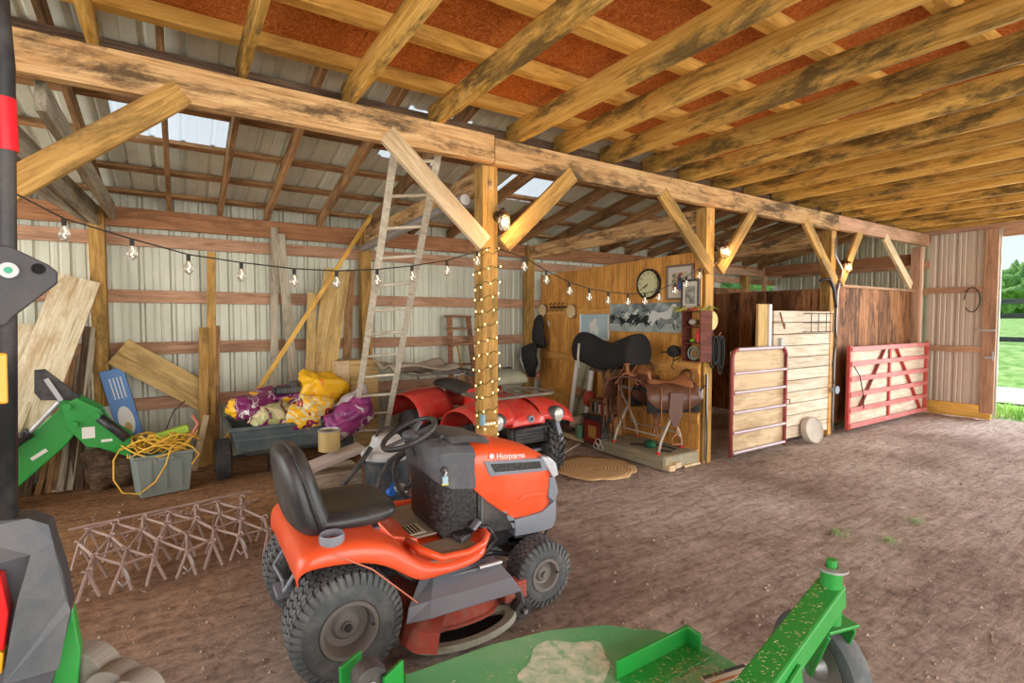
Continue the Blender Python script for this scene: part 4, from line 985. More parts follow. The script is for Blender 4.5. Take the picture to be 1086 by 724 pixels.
# stump
def rocky(c, r, seed, amp=.25, n=20):
    m = MB().ell((0, 0, 0), r, n, n*2//3)
    m.v = [tuple(Vector(p)*(1+amp*mnoise.fractal(Vector(p)*6+Vector((seed, 0, 0)), .8, 2.2, 4))) for p in m.v]
    return m
a = at(118, 480, y=6.25)
o = rocky(None, (.22, .17, .24), 3, .45, 30).build('tree_stump', M['darkwood'], None, (a.x, a.y, .19), smooth='all'); tag(o, 'rough dark tree stump behind the storage tote', 'stump')
# blue drum at left edge
a = at(8, 520, z=0)
o = MB().lathe([(.001, 0), (.19, 0), (.21, .05), (.22, .30), (.20, .34), (.001, .34)], (0, 0, 0), 'z', 28).build('blue_tub', paint('blue_plastic', (.02, .13, .38), .35, 0, .3), None, (a.x-.02, a.y-.05, 0), smooth=True); tag(o, 'blue plastic tub at the left edge under the loader arm', 'tub')
# tote with rope and tools
def tote():
    a = at(140, 531, z=0); x0, y0 = a.x, a.y
    T = thing('storage_tote', 'grey-green plastic storage tote heaped with tools and cord', 'tote', (x0+.22, y0+.20, 0), math.radians(12))
    m = MB().loft([[(-hx, -hy, z), (hx, -hy, z), (hx, hy, z), (-hx, hy, z)] for (hx, hy, z) in ((.19, .15, 0), (.225, .18, .36), (.245, .20, .36), (.25, .205, .39), (.235, .19, .39), (.22, .17, .36), (.19, .14, .03))])
    m.build('tub', M['tote'], T, bevel=.006)
    for s in (-1, 1): MB().box(-.06, .06, s*.195, s*.22, .33, .36).build('handle', M['tote'], T, bevel=.004)
    for x in (-.12, 0, .12): MB().obox((x, -.160, .06), (x, -.180, .33), .02, .012, (0, 1, 0)).build('rib', M['tote'], T)
    return T, (x0+.22, y0+.20)
M['tote'] = paint('tote_plastic', (.24, .30, .27), .5, 0, .35)
T, (tx, ty) = tote()
rn = random.Random(5); pts = []
for k in range(260):
    q = k*.33; r = .13+.07*math.sin(k*.11)+.03*math.sin(k*.37)
    pts.append((tx+.0+r*1.35*math.cos(q)+.04*math.sin(k*.05), ty-.03+r*math.sin(q)*.8, .46+.055*math.sin(k*.9)+.04*math.sin(k*.07)))
for p in [(-.30, -.12, .46), (-.34, -.2, .38), (-.34, -.24, .22), (-.28, -.26, .10), (-.16, -.27, .07), (-.04, -.27, .16), (.04, -.26, .30), (.08, -.22, .44), (.14, -.18, .48), (.25, -.2, .42), (.30, -.18, .34), (.24, -.2, .26)]: pts.append((tx+p[0], ty+p[1], p[2]))
o = MB().tube(pts, .0075, 6).build('extension_cord', flat('yellow_cord', (.78, .47, .06), .5), smooth='all'); tag(o, 'tangled yellow cord heaped on the storage tote and looping down its side', 'cord')
o = MB().obox((tx-.05, ty+.02, .50), (tx+.22, ty+.06, .56), .08, .07).build('tool_case', flat('lime_green', (.35, .55, .06), .5), bevel=.01); tag(o, 'lime green power tool lying on the storage tote', 'tool')
o = MB().tube([(tx+.20, ty-.06, .42), (tx+.30, ty-.02, .60), (tx+.26, ty+.05, .68)], .016, 8).build('grubbing_tool', paint('coral_handle', (.5, .16, .10), .5), smooth='all'); tag(o, 'reddish tool handle sticking up from the storage tote', 'tool')
o = MB().tube([(tx+.02, ty+.08, .5), (tx+.10, ty+.10, .72), (tx+.2, ty+.1, .82)], .005, 6).build('bent_rod', M['wire'], smooth='all'); tag(o, 'thin bent dark rod above the storage tote', 'rod')
# blue carton leaning on the post
a = at(140, 462, y=6.55); b = at(118, 392, y=6.62)
r = beam('leaning_carton', a, b, .20, .07, flat('blue_carton', (.12, .26, .55), .5), 'tall blue carton with white oval picture leaning beside the wall post', 'box', up=(0, -1, 0))
L = (b-a).length
def onface(poly, mt, name, off=.037): 
    m = MB().prism(poly, 'z', off-.002, off); return m.build(name, mt, r)
wh = flat('carton_white', (.75, .75, .70), .5)
for zz in (1,):
    onface([(.17+.15*math.cos(q), .0+.065*math.sin(q)) for q in [k*PI/12 for k in range(24)]], wh, 'white_oval', .0365)
    onface([(.14+.05*math.cos(q)-.04, .0+.03*math.sin(q)) for q in [k*PI/12 for k in range(24)]], flat('carton_tan', (.55, .38, .15), .5), 'round_print', .0385)
    for k in range(4): onface([(.40, -.06+.03*k), (.62, -.06+.03*k), (.62, -.05+.03*k), (.40, -.05+.03*k)], wh, 'printed_line', .0375)
a = at(127, 470, y=6.6); b = at(117, 430, y=6.62)
o = beam('leaning_carton', a, b, .12, .08, flat('white_carton', (.62, .60, .52), .5), 'smaller whitish carton behind the blue carton', 'box', up=(0, -1, 0))
# diagonal plank, vertical boards
pan(125, 372, 224, 425, 6.60, 6.62, .30, 'wide stained plywood offcut lying slanted against the back wall', 'ochreply', .03, 'slanted_plank', 'board', None)
def vb(u0, u1, v0, v1, y, lab, mt, name='upright_board'):
    a = at((u0+u1)/2, v1, y=y); b = at((u0+u1)/2, v0, y=y); w_ = abs(at(u1, 350, y=y).x-at(u0, 350, y=y).x)
    o = beam(name, (a.x, y, max(a.z, 0)), (b.x+(0), y, b.z), w_, .035, M[mt], lab, 'board', 'boards standing against the back wall', up=(0, -1, 0)); return o
vb(219.5, 229, 267, 501, 6.58, 'tallest upright tan board left of the dump cart', 'post')
vb(211, 221, 347, 501, 6.54, 'shorter upright tan board beside the tallest one left of the dump cart', 'post')
vb(228, 233, 345, 501, 6.62, 'narrow reddish board behind the tallest tan board', 'rafter')
pan(206, 499, 219, 440, 6.40, 6.50, .06, 'short split board leaning at the foot of the tan boards', 'paleboard', .03, 'short_board', 'board', None)
vb(287, 295, 241, 410, 6.70, 'grey upright board on the wall above the dump cart, left one', 'greyboard')
pan(312, 410, 297, 248, 6.60, 6.70, .10, 'grey board leaning slightly, right of the upright above the dump cart', 'greyboard', .03, 'upright_board', 'board', 'boards standing against the back wall')
# long stick leaning up to the rafters
a = at(232, 478, y=6.42); b = at(394, 228, y=6.5)
beam('long_pole', (a.x, 6.42, a.z), b, .045, .045, M['purlin'], 'long yellowish stick leaning from behind the dump cart up to the rafters', 'pole')
# plywood stack by the second wall post
pan(336, 440, 358, 286, 6.35, 6.55, .30, 'dark plywood sheet leaning left of the ladder', 'ochreply', .03)
pan(366, 420, 372, 286, 6.5, 6.6, .10, 'narrow warped board leaning beside the dark plywood sheet', 'rafter', .03, 'leaning_board', 'board')
pan(327, 470, 331, 310, 6.25, 6.5, .10, 'narrow olive board left of the dark plywood sheet', 'ochreply', .03, 'leaning_board', 'board')
a = at(358, 480, z=0)
bx = MB().box(1.55, 2.02, 6.2, 6.55, 0, 1.12).build('plywood_box', M['ply'], bevel=.006); tag(bx, 'tall pale plywood box standing behind the leaning ladder', 'box')
MB().box(1.70, 2.03, 6.17, 6.2, 0, 1.12).build('side_panel', M['ochreply'], None).parent = bx

# tall ladder
def ladder():
    l0, l1 = Vector((1.70, 6.22, -.01)), at(417, 172, y=3.88); r0 = Vector((2.03, 6.05, -.01)); r1 = at(463, 172, y=3.88)
    l1 = l0+(l1-l0)*1.02; r1 = r0+(r1-r0)*1.02
    T = thing('tall_ladder', 'tall narrow weathered wooden ladder leaning up to the main beam', 'ladder', tuple((l0+r0)/2))
    inv = (l0+r0)/2
    m = lambda p: p-inv
    for (p, q) in ((l0, l1), (r0, r1)): MB().obox(m(p), m(q), .045, .06, (r0-l0)).build('rail', M['ladder'], T, bevel=.004)
    for k in range(13):
        f = .035+k*.079
        MB().tube([m(l0.lerp(l1, f)), m(r0.lerp(r1, f))], .014, 8).build('rung', M['ladder'], T)
ladder()
# small step ladder on the back wall
def stepladder():
    T = thing('step_ladder', 'small brown wooden step ladder leaning on the metal back wall', 'ladder', (3.40, 6.55, .0))
    for s in (-1, 1): MB().obox((s*.22, -.1, 0.0), (s*.15, .12, 1.66), .03, .07, (1, 0, 0)).build('rail', M['bladder'], T, bevel=.003)
    for k, z in enumerate((.35, .66, .96, 1.26, 1.48)):
        w_ = .21-.04*z/1.0; MB().box(-w_, w_, -.12+.13*z, .02+.13*z, z-.012, z+.012).build('step', M['bladder'], T, bevel=.003)
    MB().box(-.17, .17, .04, .22, 1.64, 1.67).build('top_step', M['bladder'], T, bevel=.003)
    MB().obox((-.05, -.20, .55), (-.09, .0, 1.25), .02, .02).build('prop_stick', M['post'], T)
M['bladder'] = wood('brown_ladder_wood', (.22, .10, .05), (.38, .20, .10), (.1, .05, .03), .5)
stepladder()

# ---------------------------------------------------------------- dump cart and feed bags
def cart():
    T = thing('dump_cart', 'dark grey plastic dump cart heaped with empty feed bags', 'cart', (.95, 5.98, 0))
    m = MB().loft([[(-hx, -hy, z), (hx, -hy, z), (hx, hy, z), (-hx, hy, z)] for (hx, hy, z) in ((.40, .24, .24), (.50, .32, .30), (.55, .36, .52), (.58, .39, .52), (.58, .39, .56), (.54, .35, .56), (.46, .28, .30))])
    m.build('tub', M['cart'], T, bevel=.01)
    MB().box(-.53, .53, -.365, -.35, .42, .45).build('tub_ridge', M['cart'], T)
    for s in (-1, 1):
        [setattr(w_, 'rotation_euler', (0, 0, PI/2)) for w_ in wheel('wheel', T, (s*.60-.01, -.06, .205), .20, .14, .10, M['rubberdk'], M['rim'], 'turf', -s, .03)]
    MB().cyl((-.6, -.06, .205), (.6, -.06, .205), .015).obox((0, -.5, .22), (0, .3, .24), .05, .04).tube([(0, -.5, .22), (0, -.62, .02)], .015).tube([(-.2, -.1, .26), (-.2, -.1, .01)], .01).build('frame', M['blackm'], T)
M['cart'] = paint('cart_plastic', (.06, .085, .09), .5, 0, .45, (.30, .28, .22), 6)
cart()
def bag(loc, size, rot, mt, lab, seed, name='feed_bag'):
    hx, hy, hz_ = size
    m = MB().ell((0, 0, 0), (1, 1, 1), 40, 26)
    vs = []
    for p in m.v:
        p = Vector(p); e = .65
        q = Vector([abs(c)**e*(1 if c > 0 else -1) for c in p])
        n = mnoise.fractal(p*1.5+Vector((seed, seed, 0)), .9, 2.1, 4); n2 = abs(mnoise.noise(p*3.1+Vector((0, seed, seed))))
        q *= 1+.22*n-.22*n2
        q.z += .25*mnoise.noise(Vector((q.x*1.6, q.y*1.6, seed)))
        vs.append((q.x*hx, q.y*hy, q.z*hz_))
    m.v = vs
    o = m.build(name, mt, None, loc, rot, smooth='all'); tag(o, lab, 'bag', 'empty feed bags'); return o
def bagmat(name, cols, sc): return patches(name, [(p, c) for p, c in cols], sc, .3)
PUR, YEL, WHT, CRM, ORA, TAN = (.19, .02, .10), (.85, .47, .02), (.62, .58, .55), (.70, .60, .36), (.85, .25, .03), (.45, .34, .20)
bm1 = bagmat('yellow_bag', [(0, YEL), (.56, ORA), (.60, YEL), (.70, WHT), (.73, YEL)], 3)
bm2 = bagmat('purple_bag', [(0, PUR), (.52, WHT), (.55, PUR), (.62, YEL), (.68, PUR)], 4)
bm3 = bagmat('cream_bag', [(0, CRM), (.45, (.42, .45, .18)), (.52, PUR), (.60, CRM), (.68, WHT)], 4)
bm4 = bagmat('yellow_purple_bag', [(0, YEL), (.42, CRM), (.50, YEL), (.56, PUR), (.66, ORA)], 4)
bm5 = bagmat('silver_purple_bag', [(0, (.20, .03, .13)), (.45, (.30, .05, .18)), (.56, WHT), (.60, (.20, .03, .13))], 2.5)
bm6 = bagmat('silver_bag', [(0, (.50, .44, .44)), (.6, (.42, .36, .36))], 3)
bag((.62, 5.86, .70), (.22, .20, .12), (0, .2, .5), bm2, 'purple feed bag at the left end of the cart', 1)
bag((.88, 6.08, .78), (.26, .20, .08), (.2, -.1, .1), bm2, 'flat purple feed bag at the back of the cart', 2)
bag((1.33, 6.02, .82), (.28, .20, .20), (.2, .25, .3), bm1, 'large bright yellow feed bag crumpled on top of the heap', 3)
bag((.80, 5.74, .62), (.24, .14, .11), (.3, .1, .2), bm3, 'cream and olive feed bag at the front left of the heap', 4)
bag((1.06, 5.66, .60), (.18, .10, .13), (.4, -.1, -.2), bm4, 'yellow feed bag spilling over the front of the cart', 5)
bag((1.20, 5.72, .68), (.22, .13, .12), (.2, .1, .5), bm4, 'yellow and purple feed bag in the middle of the heap', 6)
bag((1.18, 5.95, .72), (.26, .14, .10), (.2, .3, -.3), bm2, 'purple feed bag under the big yellow one', 8)
bag((1.52, 5.60, .56), (.26, .16, .17), (.5, -.5, .1), bm5, 'silver and purple feed bag hanging over the right end of the cart', 7)
bag((1.58, 5.68, .72), (.20, .05, .10), (.3, -.6, .2), bm6, 'folded silvery bag top at the right end of the cart', 9)
# small black crate
t = thing('plastic_crate', 'small black slotted crate lying on the feed bags', 'crate', (.98, 5.95, .82), .1)
m = MB().box(-.15, .15, -.07, -.06, 0, .07).box(-.15, .15, .06, .07, 0, .07).box(-.15, -.14, -.07, .07, 0, .07).box(.14, .15, -.07, .07, 0, .07).box(-.15, .15, -.07, .07, 0, .01); m.build('walls', M['black'], t)
m = MB()
for k in range(8): m.box(-.135+.035*k, -.12+.035*k, -.073, -.069, .02, .05)
m.build('slot', M['cart'], t)
MB().cyl((.06, .01, .01), (.06, .01, .12), .05, 16).build('cup', M['black'], t)
# ---------------------------------------------------------------- between the cart and the mower
a = at(348, 472, y=4.25)
t = thing('paint_can', 'open round can with dark contents on a board behind the mower seat', 'can', (a.x+.01, 4.25, a.z-.04))
MB().lathe([(.001, 0), (.085, 0), (.085, .16), (.08, .16), (.08, .13), (.001, .13)], (0, 0, 0), 'z', 28).build('can_body', paint('ochre_can', (.42, .30, .10), .4, .2, .4), t, smooth=True)
MB().lathe([(.078, .158), (.09, .158), (.092, .166), (.08, .17), (.078, .158)], (0, 0, 0), 'z', 28).build('can_rim', M['steel'], t, smooth=True)
MB().cyl((0, 0, .131), (0, 0, .14), .07, 20).box(-.03, .02, -.02, .03, .14, .155).build('contents', M['dark'], t)
a = at(348, 500, y=4.3)
zt = at(350, 490, y=4.25).z
o = MB().box(a.x-.20, a.x+.22, 4.10, 4.42, 0, zt-.05).build('wooden_crate', M['greyboard'], bevel=.005); tag(o, 'grey wooden crate behind the mower seat', 'crate')
o = MB().obox((a.x-.18, 4.2, zt-.01), (a.x+.25, 4.22, zt+.10), .20, .045, (0, 0, 1)).build('dusty_board', paint('dusty_pinkish_board', (.50, .42, .37), .8, 0, .4), bevel=.006); tag(o, 'short dusty pinkish board lying over the crate behind the mower seat', 'board')
def vac():
    a = at(411, 500, y=3.95)
    T = thing('shop_vacuum', 'grey and black shop vacuum standing behind the mower', 'vacuum', (a.x, 3.95, 0))
    MB().lathe([(.001, .08), (.15, .08), (.165, .12), (.18, .50), (.19, .51), (.19, .54), (.001, .54)], (0, 0, 0), 'z', 36).build('drum', M['vacb'], T, smooth=True)
    MB().lathe([(.20, .53), (.205, .56), (.19, .585), (.15, .60), (.12, .66), (.09, .685), (.001, .69)], (0, 0, 0), 'z', 36).build('lid', M['vacg'], T, smooth=True)
    MB().box(-.11, .10, -.06, .08, .60, .70).build('motor_cover', M['vacg'], T, bevel=.03)
    MB().box(-.03, .03, -.10, -.055, .62, .66).build('switch', M['black'], T, bevel=.004)
    MB().tube([(-.09, 0, .68), (-.07, 0, .74), (0, 0, .755), (.07, 0, .74), (.09, 0, .68)], .012, 8).build('handle', M['blackm'], T, smooth='all')
    for s in (-1, 1): MB().box(s*.17, s*.20, -.03, .03, .50, .56).build('latch', M['black'], T, bevel=.004)
    MB().cyl((.02, -.17, .32), (.05, -.25, .32), .035, 20).build('hose_port', M['vacg'], T, smooth=True)
    for q in range(4):
        x, y = .15*math.cos(q*PI/2+.6), .15*math.sin(q*PI/2+.6)
        MB().ell((x, y, .035), .034, 12, 8).cyl((x, y, .05), (x, y, .1), .02, 10).build('caster', M['black'], T, smooth=True)
    bc_ = at(413, 521, y=3.6)-Vector((a.x, 3.95, 0))
    c = MB().cyl(bc_, bc_+Vector((.01, -.035, 0)), .03, 16).cyl(bc_+Vector((0, .01, 0)), (0, -.17, bc_.z), .015, 8).build('blue_cap', flat('blue_cap', (.03, .16, .60), .4), T, smooth=True)
    c['label'] = 'blue drain cap'
    o0 = Vector((a.x, 3.95, 0))
    pts = [(.05, -.25, .32)]+[tuple(at(u, v, y=yy)-o0) for (u, v, yy) in ((452, 500, 3.6), (449, 518, 3.55), (438, 529, 3.5), (426, 522, 3.5), (419, 505, 3.52), (421, 488, 3.5), (436, 477, 3.48), (446, 480, 3.48))]
    p2_ = [tuple(at(u, v, y=yy)-o0) for (u, v, yy) in ((400, 524, 3.45), (404, 505, 3.45), (413, 489, 3.46), (427, 479, 3.47), (440, 476, 3.5))]
    MB().tube([Vector(p) for p in p2_], .018, 10).build('hose', M['rubberdk'], T, smooth='all')
    fine = []
    for i in range(len(pts)-1):
        p0 = Vector(pts[max(i-1, 0)]); p1 = Vector(pts[i]); p2 = Vector(pts[i+1]); p3 = Vector(pts[min(i+2, len(pts)-1)])
        for k in range(12):
            s_ = k/12; fine.append(.5*((2*p1)+(p2-p0)*s_+(2*p0-5*p1+4*p2-p3)*s_*s_+(3*p1-p0-3*p2+p3)*s_**3))
    MB().tube(fine, [.020+.0025*math.sin(k*2.1) for k in range(len(fine))], 10).build('hose', M['rubberdk'], T, smooth='all')
    MB().tube([(-.16, -.10, .64), (-.28, -.12, .50), (-.42, -.14, .36), (-.44, -.15, .25)], .02, 10).build('wand', M['black'], T, smooth='all')
M['vacb'] = paint('vacuum_drum', (.03, .045, .055), .4, 0, .3)
M['vacg'] = paint('vacuum_grey_lid', (.50, .52, .52), .45, 0, .35)
vac()

# ---------------------------------------------------------------- drag harrow
def harrow():
    T = thing('drag_harrow', 'rusty spike-tooth drag harrow of linked rods lying on the dirt', 'harrow', (-.08, 4.30, 0))
    m = paint('dull_rusty_rod', (.44, .32, .27), .75, .1, .5, (.24, .15, .11), 14); M['rod'] = m
    tn = MB().cyl((0, 0, .0), (-.045, -.055, -.145), .0095, 7).cyl((0, 0, 0), (.055, -.03, -.145), .0095, 7)
    tine = None; ring = None
    nx, ny = 7, 4; P = {}
    rn = random.Random(11)
    for j in range(ny):
        for i in range(nx):
            x = -.40+.16*i+.06*(j % 2)-.05*j; y = -.52+.27*j+.015*i; z = .145
            P[i, j] = Vector((x+rn.uniform(-.012, .012), y+rn.uniform(-.015, .015), z+rn.uniform(-.004, .012)))
    for (i, j), p in P.items():
        if tine is None: o = tine = tn.build('tine_pair', m, T, p)
        else: o = tine.copy(); C.objects.link(o); o.location = p; o.rotation_euler = (0, 0, rn.uniform(-.5, .5))
        if ring is None:
            r = ring = MB().tube([(.022*math.cos(q), .022*math.sin(q), .006*math.sin(2*q)) for q in [k*PI/7 for k in range(14)]], .006, 6, closed=True).build('ring', m, T, p+Vector((0, 0, .006)), smooth='all')
        else: r = ring.copy(); C.objects.link(r); r.location = p+Vector((0, 0, .006)); r.rotation_euler = (rn.uniform(-.6, .6), rn.uniform(-.6, .6), 0)
    for j in range(ny):
        for i in range(nx):
            if j < ny-1:
                MB().cyl(P[i, j], P[i, j+1]*1.0, .0105, 7).build('link_rod', m, T)
                k = i+(1 if j % 2 else -1)
                if 0 <= k < nx: MB().cyl(P[i, j], P[k, j+1], .009, 7).build('link_rod', m, T)
            if i < nx-1 and (i+j) % 2: MB().cyl(P[i, j], P[i+1, j]+Vector((0, .03, .01)), .008, 7).build('link_rod', m, T)
    for j in (0, 4):
        pass
    e = P[0, ny-1]+Vector((-.12, .04, .01)); MB().cyl(e, P[nx-1, ny-1]+Vector((.08, .12, .01)), .011, 8).build('draw_bar', m, T)
    for i in (1, 3, 5):
        p = P[i, 0]; MB().tube([p, p+Vector((.02, -.02, -.04)), p+Vector((.035, -.03, -.09)), p+Vector((.0, -.035, -.115)), p+Vector((-.02, -.03, -.08))], .007, 6).build('hook', M['steel'], T, smooth='all')
harrow()
m = MB()
for k in range(20):
    p = Vector((-.15+.036*k, 4.98+.05*math.sin(k*.7), .018)); d = Vector((.02, .008, 0)); a = k % 2
    m.tube([p+Vector((.026*math.cos(q), (.013 if a else .004)*math.sin(q), (.004 if a else .013)*math.sin(q))) for q in [j*PI/5 for j in range(10)]], .004, 5, closed=True)
tag(m.build('steel_chain', M['rod'], smooth='all'), 'dark rusty chain lying on the dirt behind the drag harrow', 'chain')

# ================================================================ STRING LIGHTS
def bulbstring(P, ends, lab, grp):
    T = thing('string_lights', lab, 'string lights', tuple(ends[0]), group=grp); o0 = Vector(ends[0])
    MB().tube([Vector(ends[0])-o0]+[p-o0+Vector((0, 0, .055)) for p in P]+[Vector(ends[1])-o0], .0045, 6).build('cable', M['wire'], T, smooth='all')
    base = None
    for p in P:
        q = p-o0
        if base is None:
            s = MB().cyl((0, 0, .018), (0, 0, .055), .011, 10).build('socket', M['wire'], T, q)
            g = MB().lathe([(.008, .02), (.013, .012), (.024, -.018), (.026, -.032), (.018, -.05), (.006, -.060), (.001, -.061)], (0, 0, 0), 'z', 14).build('glass_bulb', M['glass'], T, q, smooth='all')
            f = MB().tube([(0, 0, .01), (.006, 0, -.015), (-.004, .003, -.03), (.003, 0, -.042)], .0022, 5).build('filament', M['filament'], g)
            base = (s, g, f)
        else:
            s = base[0].copy(); C.objects.link(s); s.location = q
            g = base[1].copy(); C.objects.link(g); g.location = q
            f = base[2].copy(); C.objects.link(f); f.parent = g
YS = 3.50
P = [at(u, v, y=YS) for u, v in [(68, 243), (140, 264), (200, 280), (256, 288), (312, 294), (357, 296), (400, 294), (437, 290), (474, 284), (506, 274)]]
bulbstring(P, [Vector((-.86, 3.635, 2.36)), Vector((2.14, 3.64, 2.20))], 'string of clear bulbs sagging from the left edge to the fairy-light post', 'bulb strings')
P = [at(u, v, y=YS) for u, v in [(556, 280), (579.5, 294), (604, 306), (625, 312.5), (645, 316), (666, 317.5), (684, 317), (699, 313), (716, 306), (728, 299), (742, 290)]]
bulbstring(P, [Vector((2.20, 3.64, 2.20)), Vector((4.99, 3.64, 2.18))], 'string of clear bulbs sagging from the fairy-light post to the saddle post', 'bulb strings')
def fairy():
    T = thing('fairy_lights', 'tiny warm fairy lights wound around the square timber post', 'fairy lights', (2.15, 3.72, 0))
    pts = []; bl = []
    n = 420
    def sq(q):
        q = q % 4; s = .078
        k = int(q); f = (q-k)*2-1
        return [(f*s, -s), (s, f*s), (-f*s, s), (-s, -f*s)][k]
    for i in range(n):
        q = i*.13; x, y = sq(q); z = .62+1.60*i/n+.012*math.sin(i*1.3)
        pts.append((x, y, z))
        if i % 5 == 2: bl.append((x*1.08+random.uniform(-.012, .012), y*1.08-.004, z+random.uniform(-.02, .02)))
    MB().tube(pts, .0025, 5).build('wire', flat('dark_green_wire', (.02, .05, .015), .6), T, smooth='all')
    b0 = None
    for b in bl:
        if b0 is None: b0 = MB().ell((0, 0, 0), (.0065, .0065, .009), 8, 6).build('bulb', M['fairy'], T, b, smooth='all')
        else: c = b0.copy(); C.objects.link(c); c.location = b
fairy()
# small LED bar and box on the fairy-light post
a = at(525, 448, y=3.63)
t = thing('sensor_light', 'small wooden-coloured light bar with four glowing LEDs on the fairy-light post', 'light', (2.12, 3.645, a.z))
MB().box(-.07, .07, -.03, .0, -.025, .025).build('bar', M['post'], t, bevel=.003)
for k in range(4): MB().ell((-.045+.03*k, -.032, 0), .009, 10, 6).build('led', M['filament'], t, smooth='all')
o = MB().box(2.045, 2.075, 3.60, 3.645, a.z-.01, a.z+.08).build('blue_device', flat('pale_blue_plastic', (.22, .40, .50), .4), bevel=.006); tag(o, 'small pale blue device fixed to the left of the fairy-light post', 'device')
# wall lanterns
def lantern(x, z, lab, first=True):
    T = thing('wall_lantern', lab, 'lamp', (x, 3.63, z), group='warm lanterns on the posts')
    MB().cyl((0, .02, .05), (0, -.01, .05), .045, 20).build('back_plate', M['lamph'], T, smooth=True)
    MB().tube([(0, -.01, .05), (0, -.04, .10), (0, -.075, .10), (0, -.085, .06)], .010, 8).build('arm', M['lamph'], T, smooth='all')
    MB().lathe([(.001, .07), (.03, .068), (.046, .05), (.047, .035), (.001, .035)], (0, -.085, 0), 'z', 20).build('cap', M['lamph'], T, smooth=True)
    s = MB().lathe([(.040, .035), (.046, .01), (.046, -.05), (.036, -.075), (.001, -.08)], (0, -.085, 0), 'z', 24).build('glass_jar', M['glass'], T, smooth='all')
    b = MB().ell((0, -.085, -.015), (.020, .020, .028), 12, 8).build('bulb', M['lampglow'], s, smooth='all')
    cg = MB()
    for k in range(4): q = k*PI/2+.4; cg.tube([(.048*math.cos(q), -.085+.048*math.sin(q), .035), (.05*math.cos(q), -.085+.05*math.sin(q), -.05), (0, -.085, -.09)], .003, 5)
    cg.build('cage', M['lamph'], T, smooth=True)
    l = lamp('POINT', 'lantern_light', (x, 3.40, z-.02), (0, 0, 0), 6, (1, .58, .22), shadow_soft_size=.05)
    l.parent = T; l.location = (0, -.20, -.02)
M['lamph'] = flat('bronze_metal', (.10, .06, .03), .4, .6)
lantern(2.22, 2.41, 'glowing jar lantern on the fairy-light post under the knee braces')
lantern(5.12, 2.38, 'glowing jar lantern on the saddle post under the knee braces')
lantern(7.93, 2.36, 'glowing jar lantern on the post before the red gate')

# ================================================================ TACK WALL
XW = 4.86
m = MB(); y = 3.66; k = 0
while y < 6.66:
    w_ = .142; f = lambda yy: 2.37-.02*(yy-3.66)
    y2 = min(y+w_-.006, 6.66)
    m.add([(XW, y, .02), (XW, y2, .02), (XW, y2, f(y2)), (XW, y, f(y)), (XW+.02, y, .02), (XW+.02, y2, .02), (XW+.02, y2, f(y2)), (XW+.02, y, f(y))],
          [(0, 3, 2, 1), (4, 5, 6, 7), (0, 1, 5, 4), (1, 2, 6, 5), (2, 3, 7, 6), (3, 0, 4, 7)]); y += w_
struct(m.build('wall_tack', M['pine']))
for z, y0, y1, l in ((1.73, 5.05, 6.7, 'upper pine rail on the tack wall behind the wooden discs'), (1.06, 3.66, 6.66, 'middle pine rail on the tack wall behind the saddle'), (.50, 3.66, 6.66, 'low pine rail on the tack wall'), (.10, 3.66, 6.66, 'bottom pine board on the tack wall')):
    beam('pine_rail', (XW-.011, y0, z), (XW-.011, y1, z), .022, .12 if z < 1.5 else .09, M['pine_x'], l, 'board', 'pine rails of the tack wall')
def tw(u, v): p = at(u, v, x=XW-.03); return p.y, p.z
def onwall(name, lab, cat, u0, v0, u1, v1, th=.03, group=None):
    y0, z0 = tw(u0, v0); y1, z1 = tw(u1, v1)
    T = thing(name, lab, cat, (XW-.001, (y0+y1)/2, min(z0, z1)), group=group); return T, abs(y1-y0)/2, abs(z0-z1)
def frame(T, hy, h, fw, th, mf, mpic, name='picture'):
    m = MB().box(-th, 0, -hy, hy, 0, fw).box(-th, 0, -hy, hy, h-fw, h).box(-th, 0, -hy, -hy+fw, fw, h-fw).box(-th, 0, hy-fw, hy, fw, h-fw)
    m.build('frame', mf, T, bevel=.003)
    return MB().box(-th*.5, -th*.3, -hy+fw, hy-fw, fw, h-fw).build(name, mpic, T)
# clock
cy, cz = tw(687, 301)
T = thing('wall_clock', 'round wall clock with cream face and dark rim on the pine wall', 'clock', (XW-.001, cy, cz))
R = .185
MB().lathe([(R*.86, -.03), (R*.90, -.045), (R, -.035), (R*1.02, -.01), (R, 0), (.001, 0)], (0, 0, 0), 'x', 40).build('rim', M['clockrim'], T, smooth=True)
fc = MB().cyl((-.026, 0, 0), (-.020, 0, 0), R*.88, 40).build('face', flat('cream_face', (.60, .58, .32), .6), T)
ink = flat('clock_ink', (.03, .03, .02), .6)
for n in range(1, 13):
    q = PI/2-n*PI/6
    # seen from -x, the viewer's right is -y
    lettering(str(n), .045, ink, fc, (-.0265, -R*.70*math.cos(q), R*.70*math.sin(q)), (PI/2, 0, -PI/2), 'numeral')
for (q, l, wd) in ((math.radians(-152), .10, .008), (math.radians(-138), .085, .010)):
    MB().obox((-.029, 0, 0), (-.029, -l*math.cos(q), l*math.sin(q)), .002, wd, (1, 0, 0) if False else (0, math.sin(q), math.cos(q))).build('hand', ink, fc)
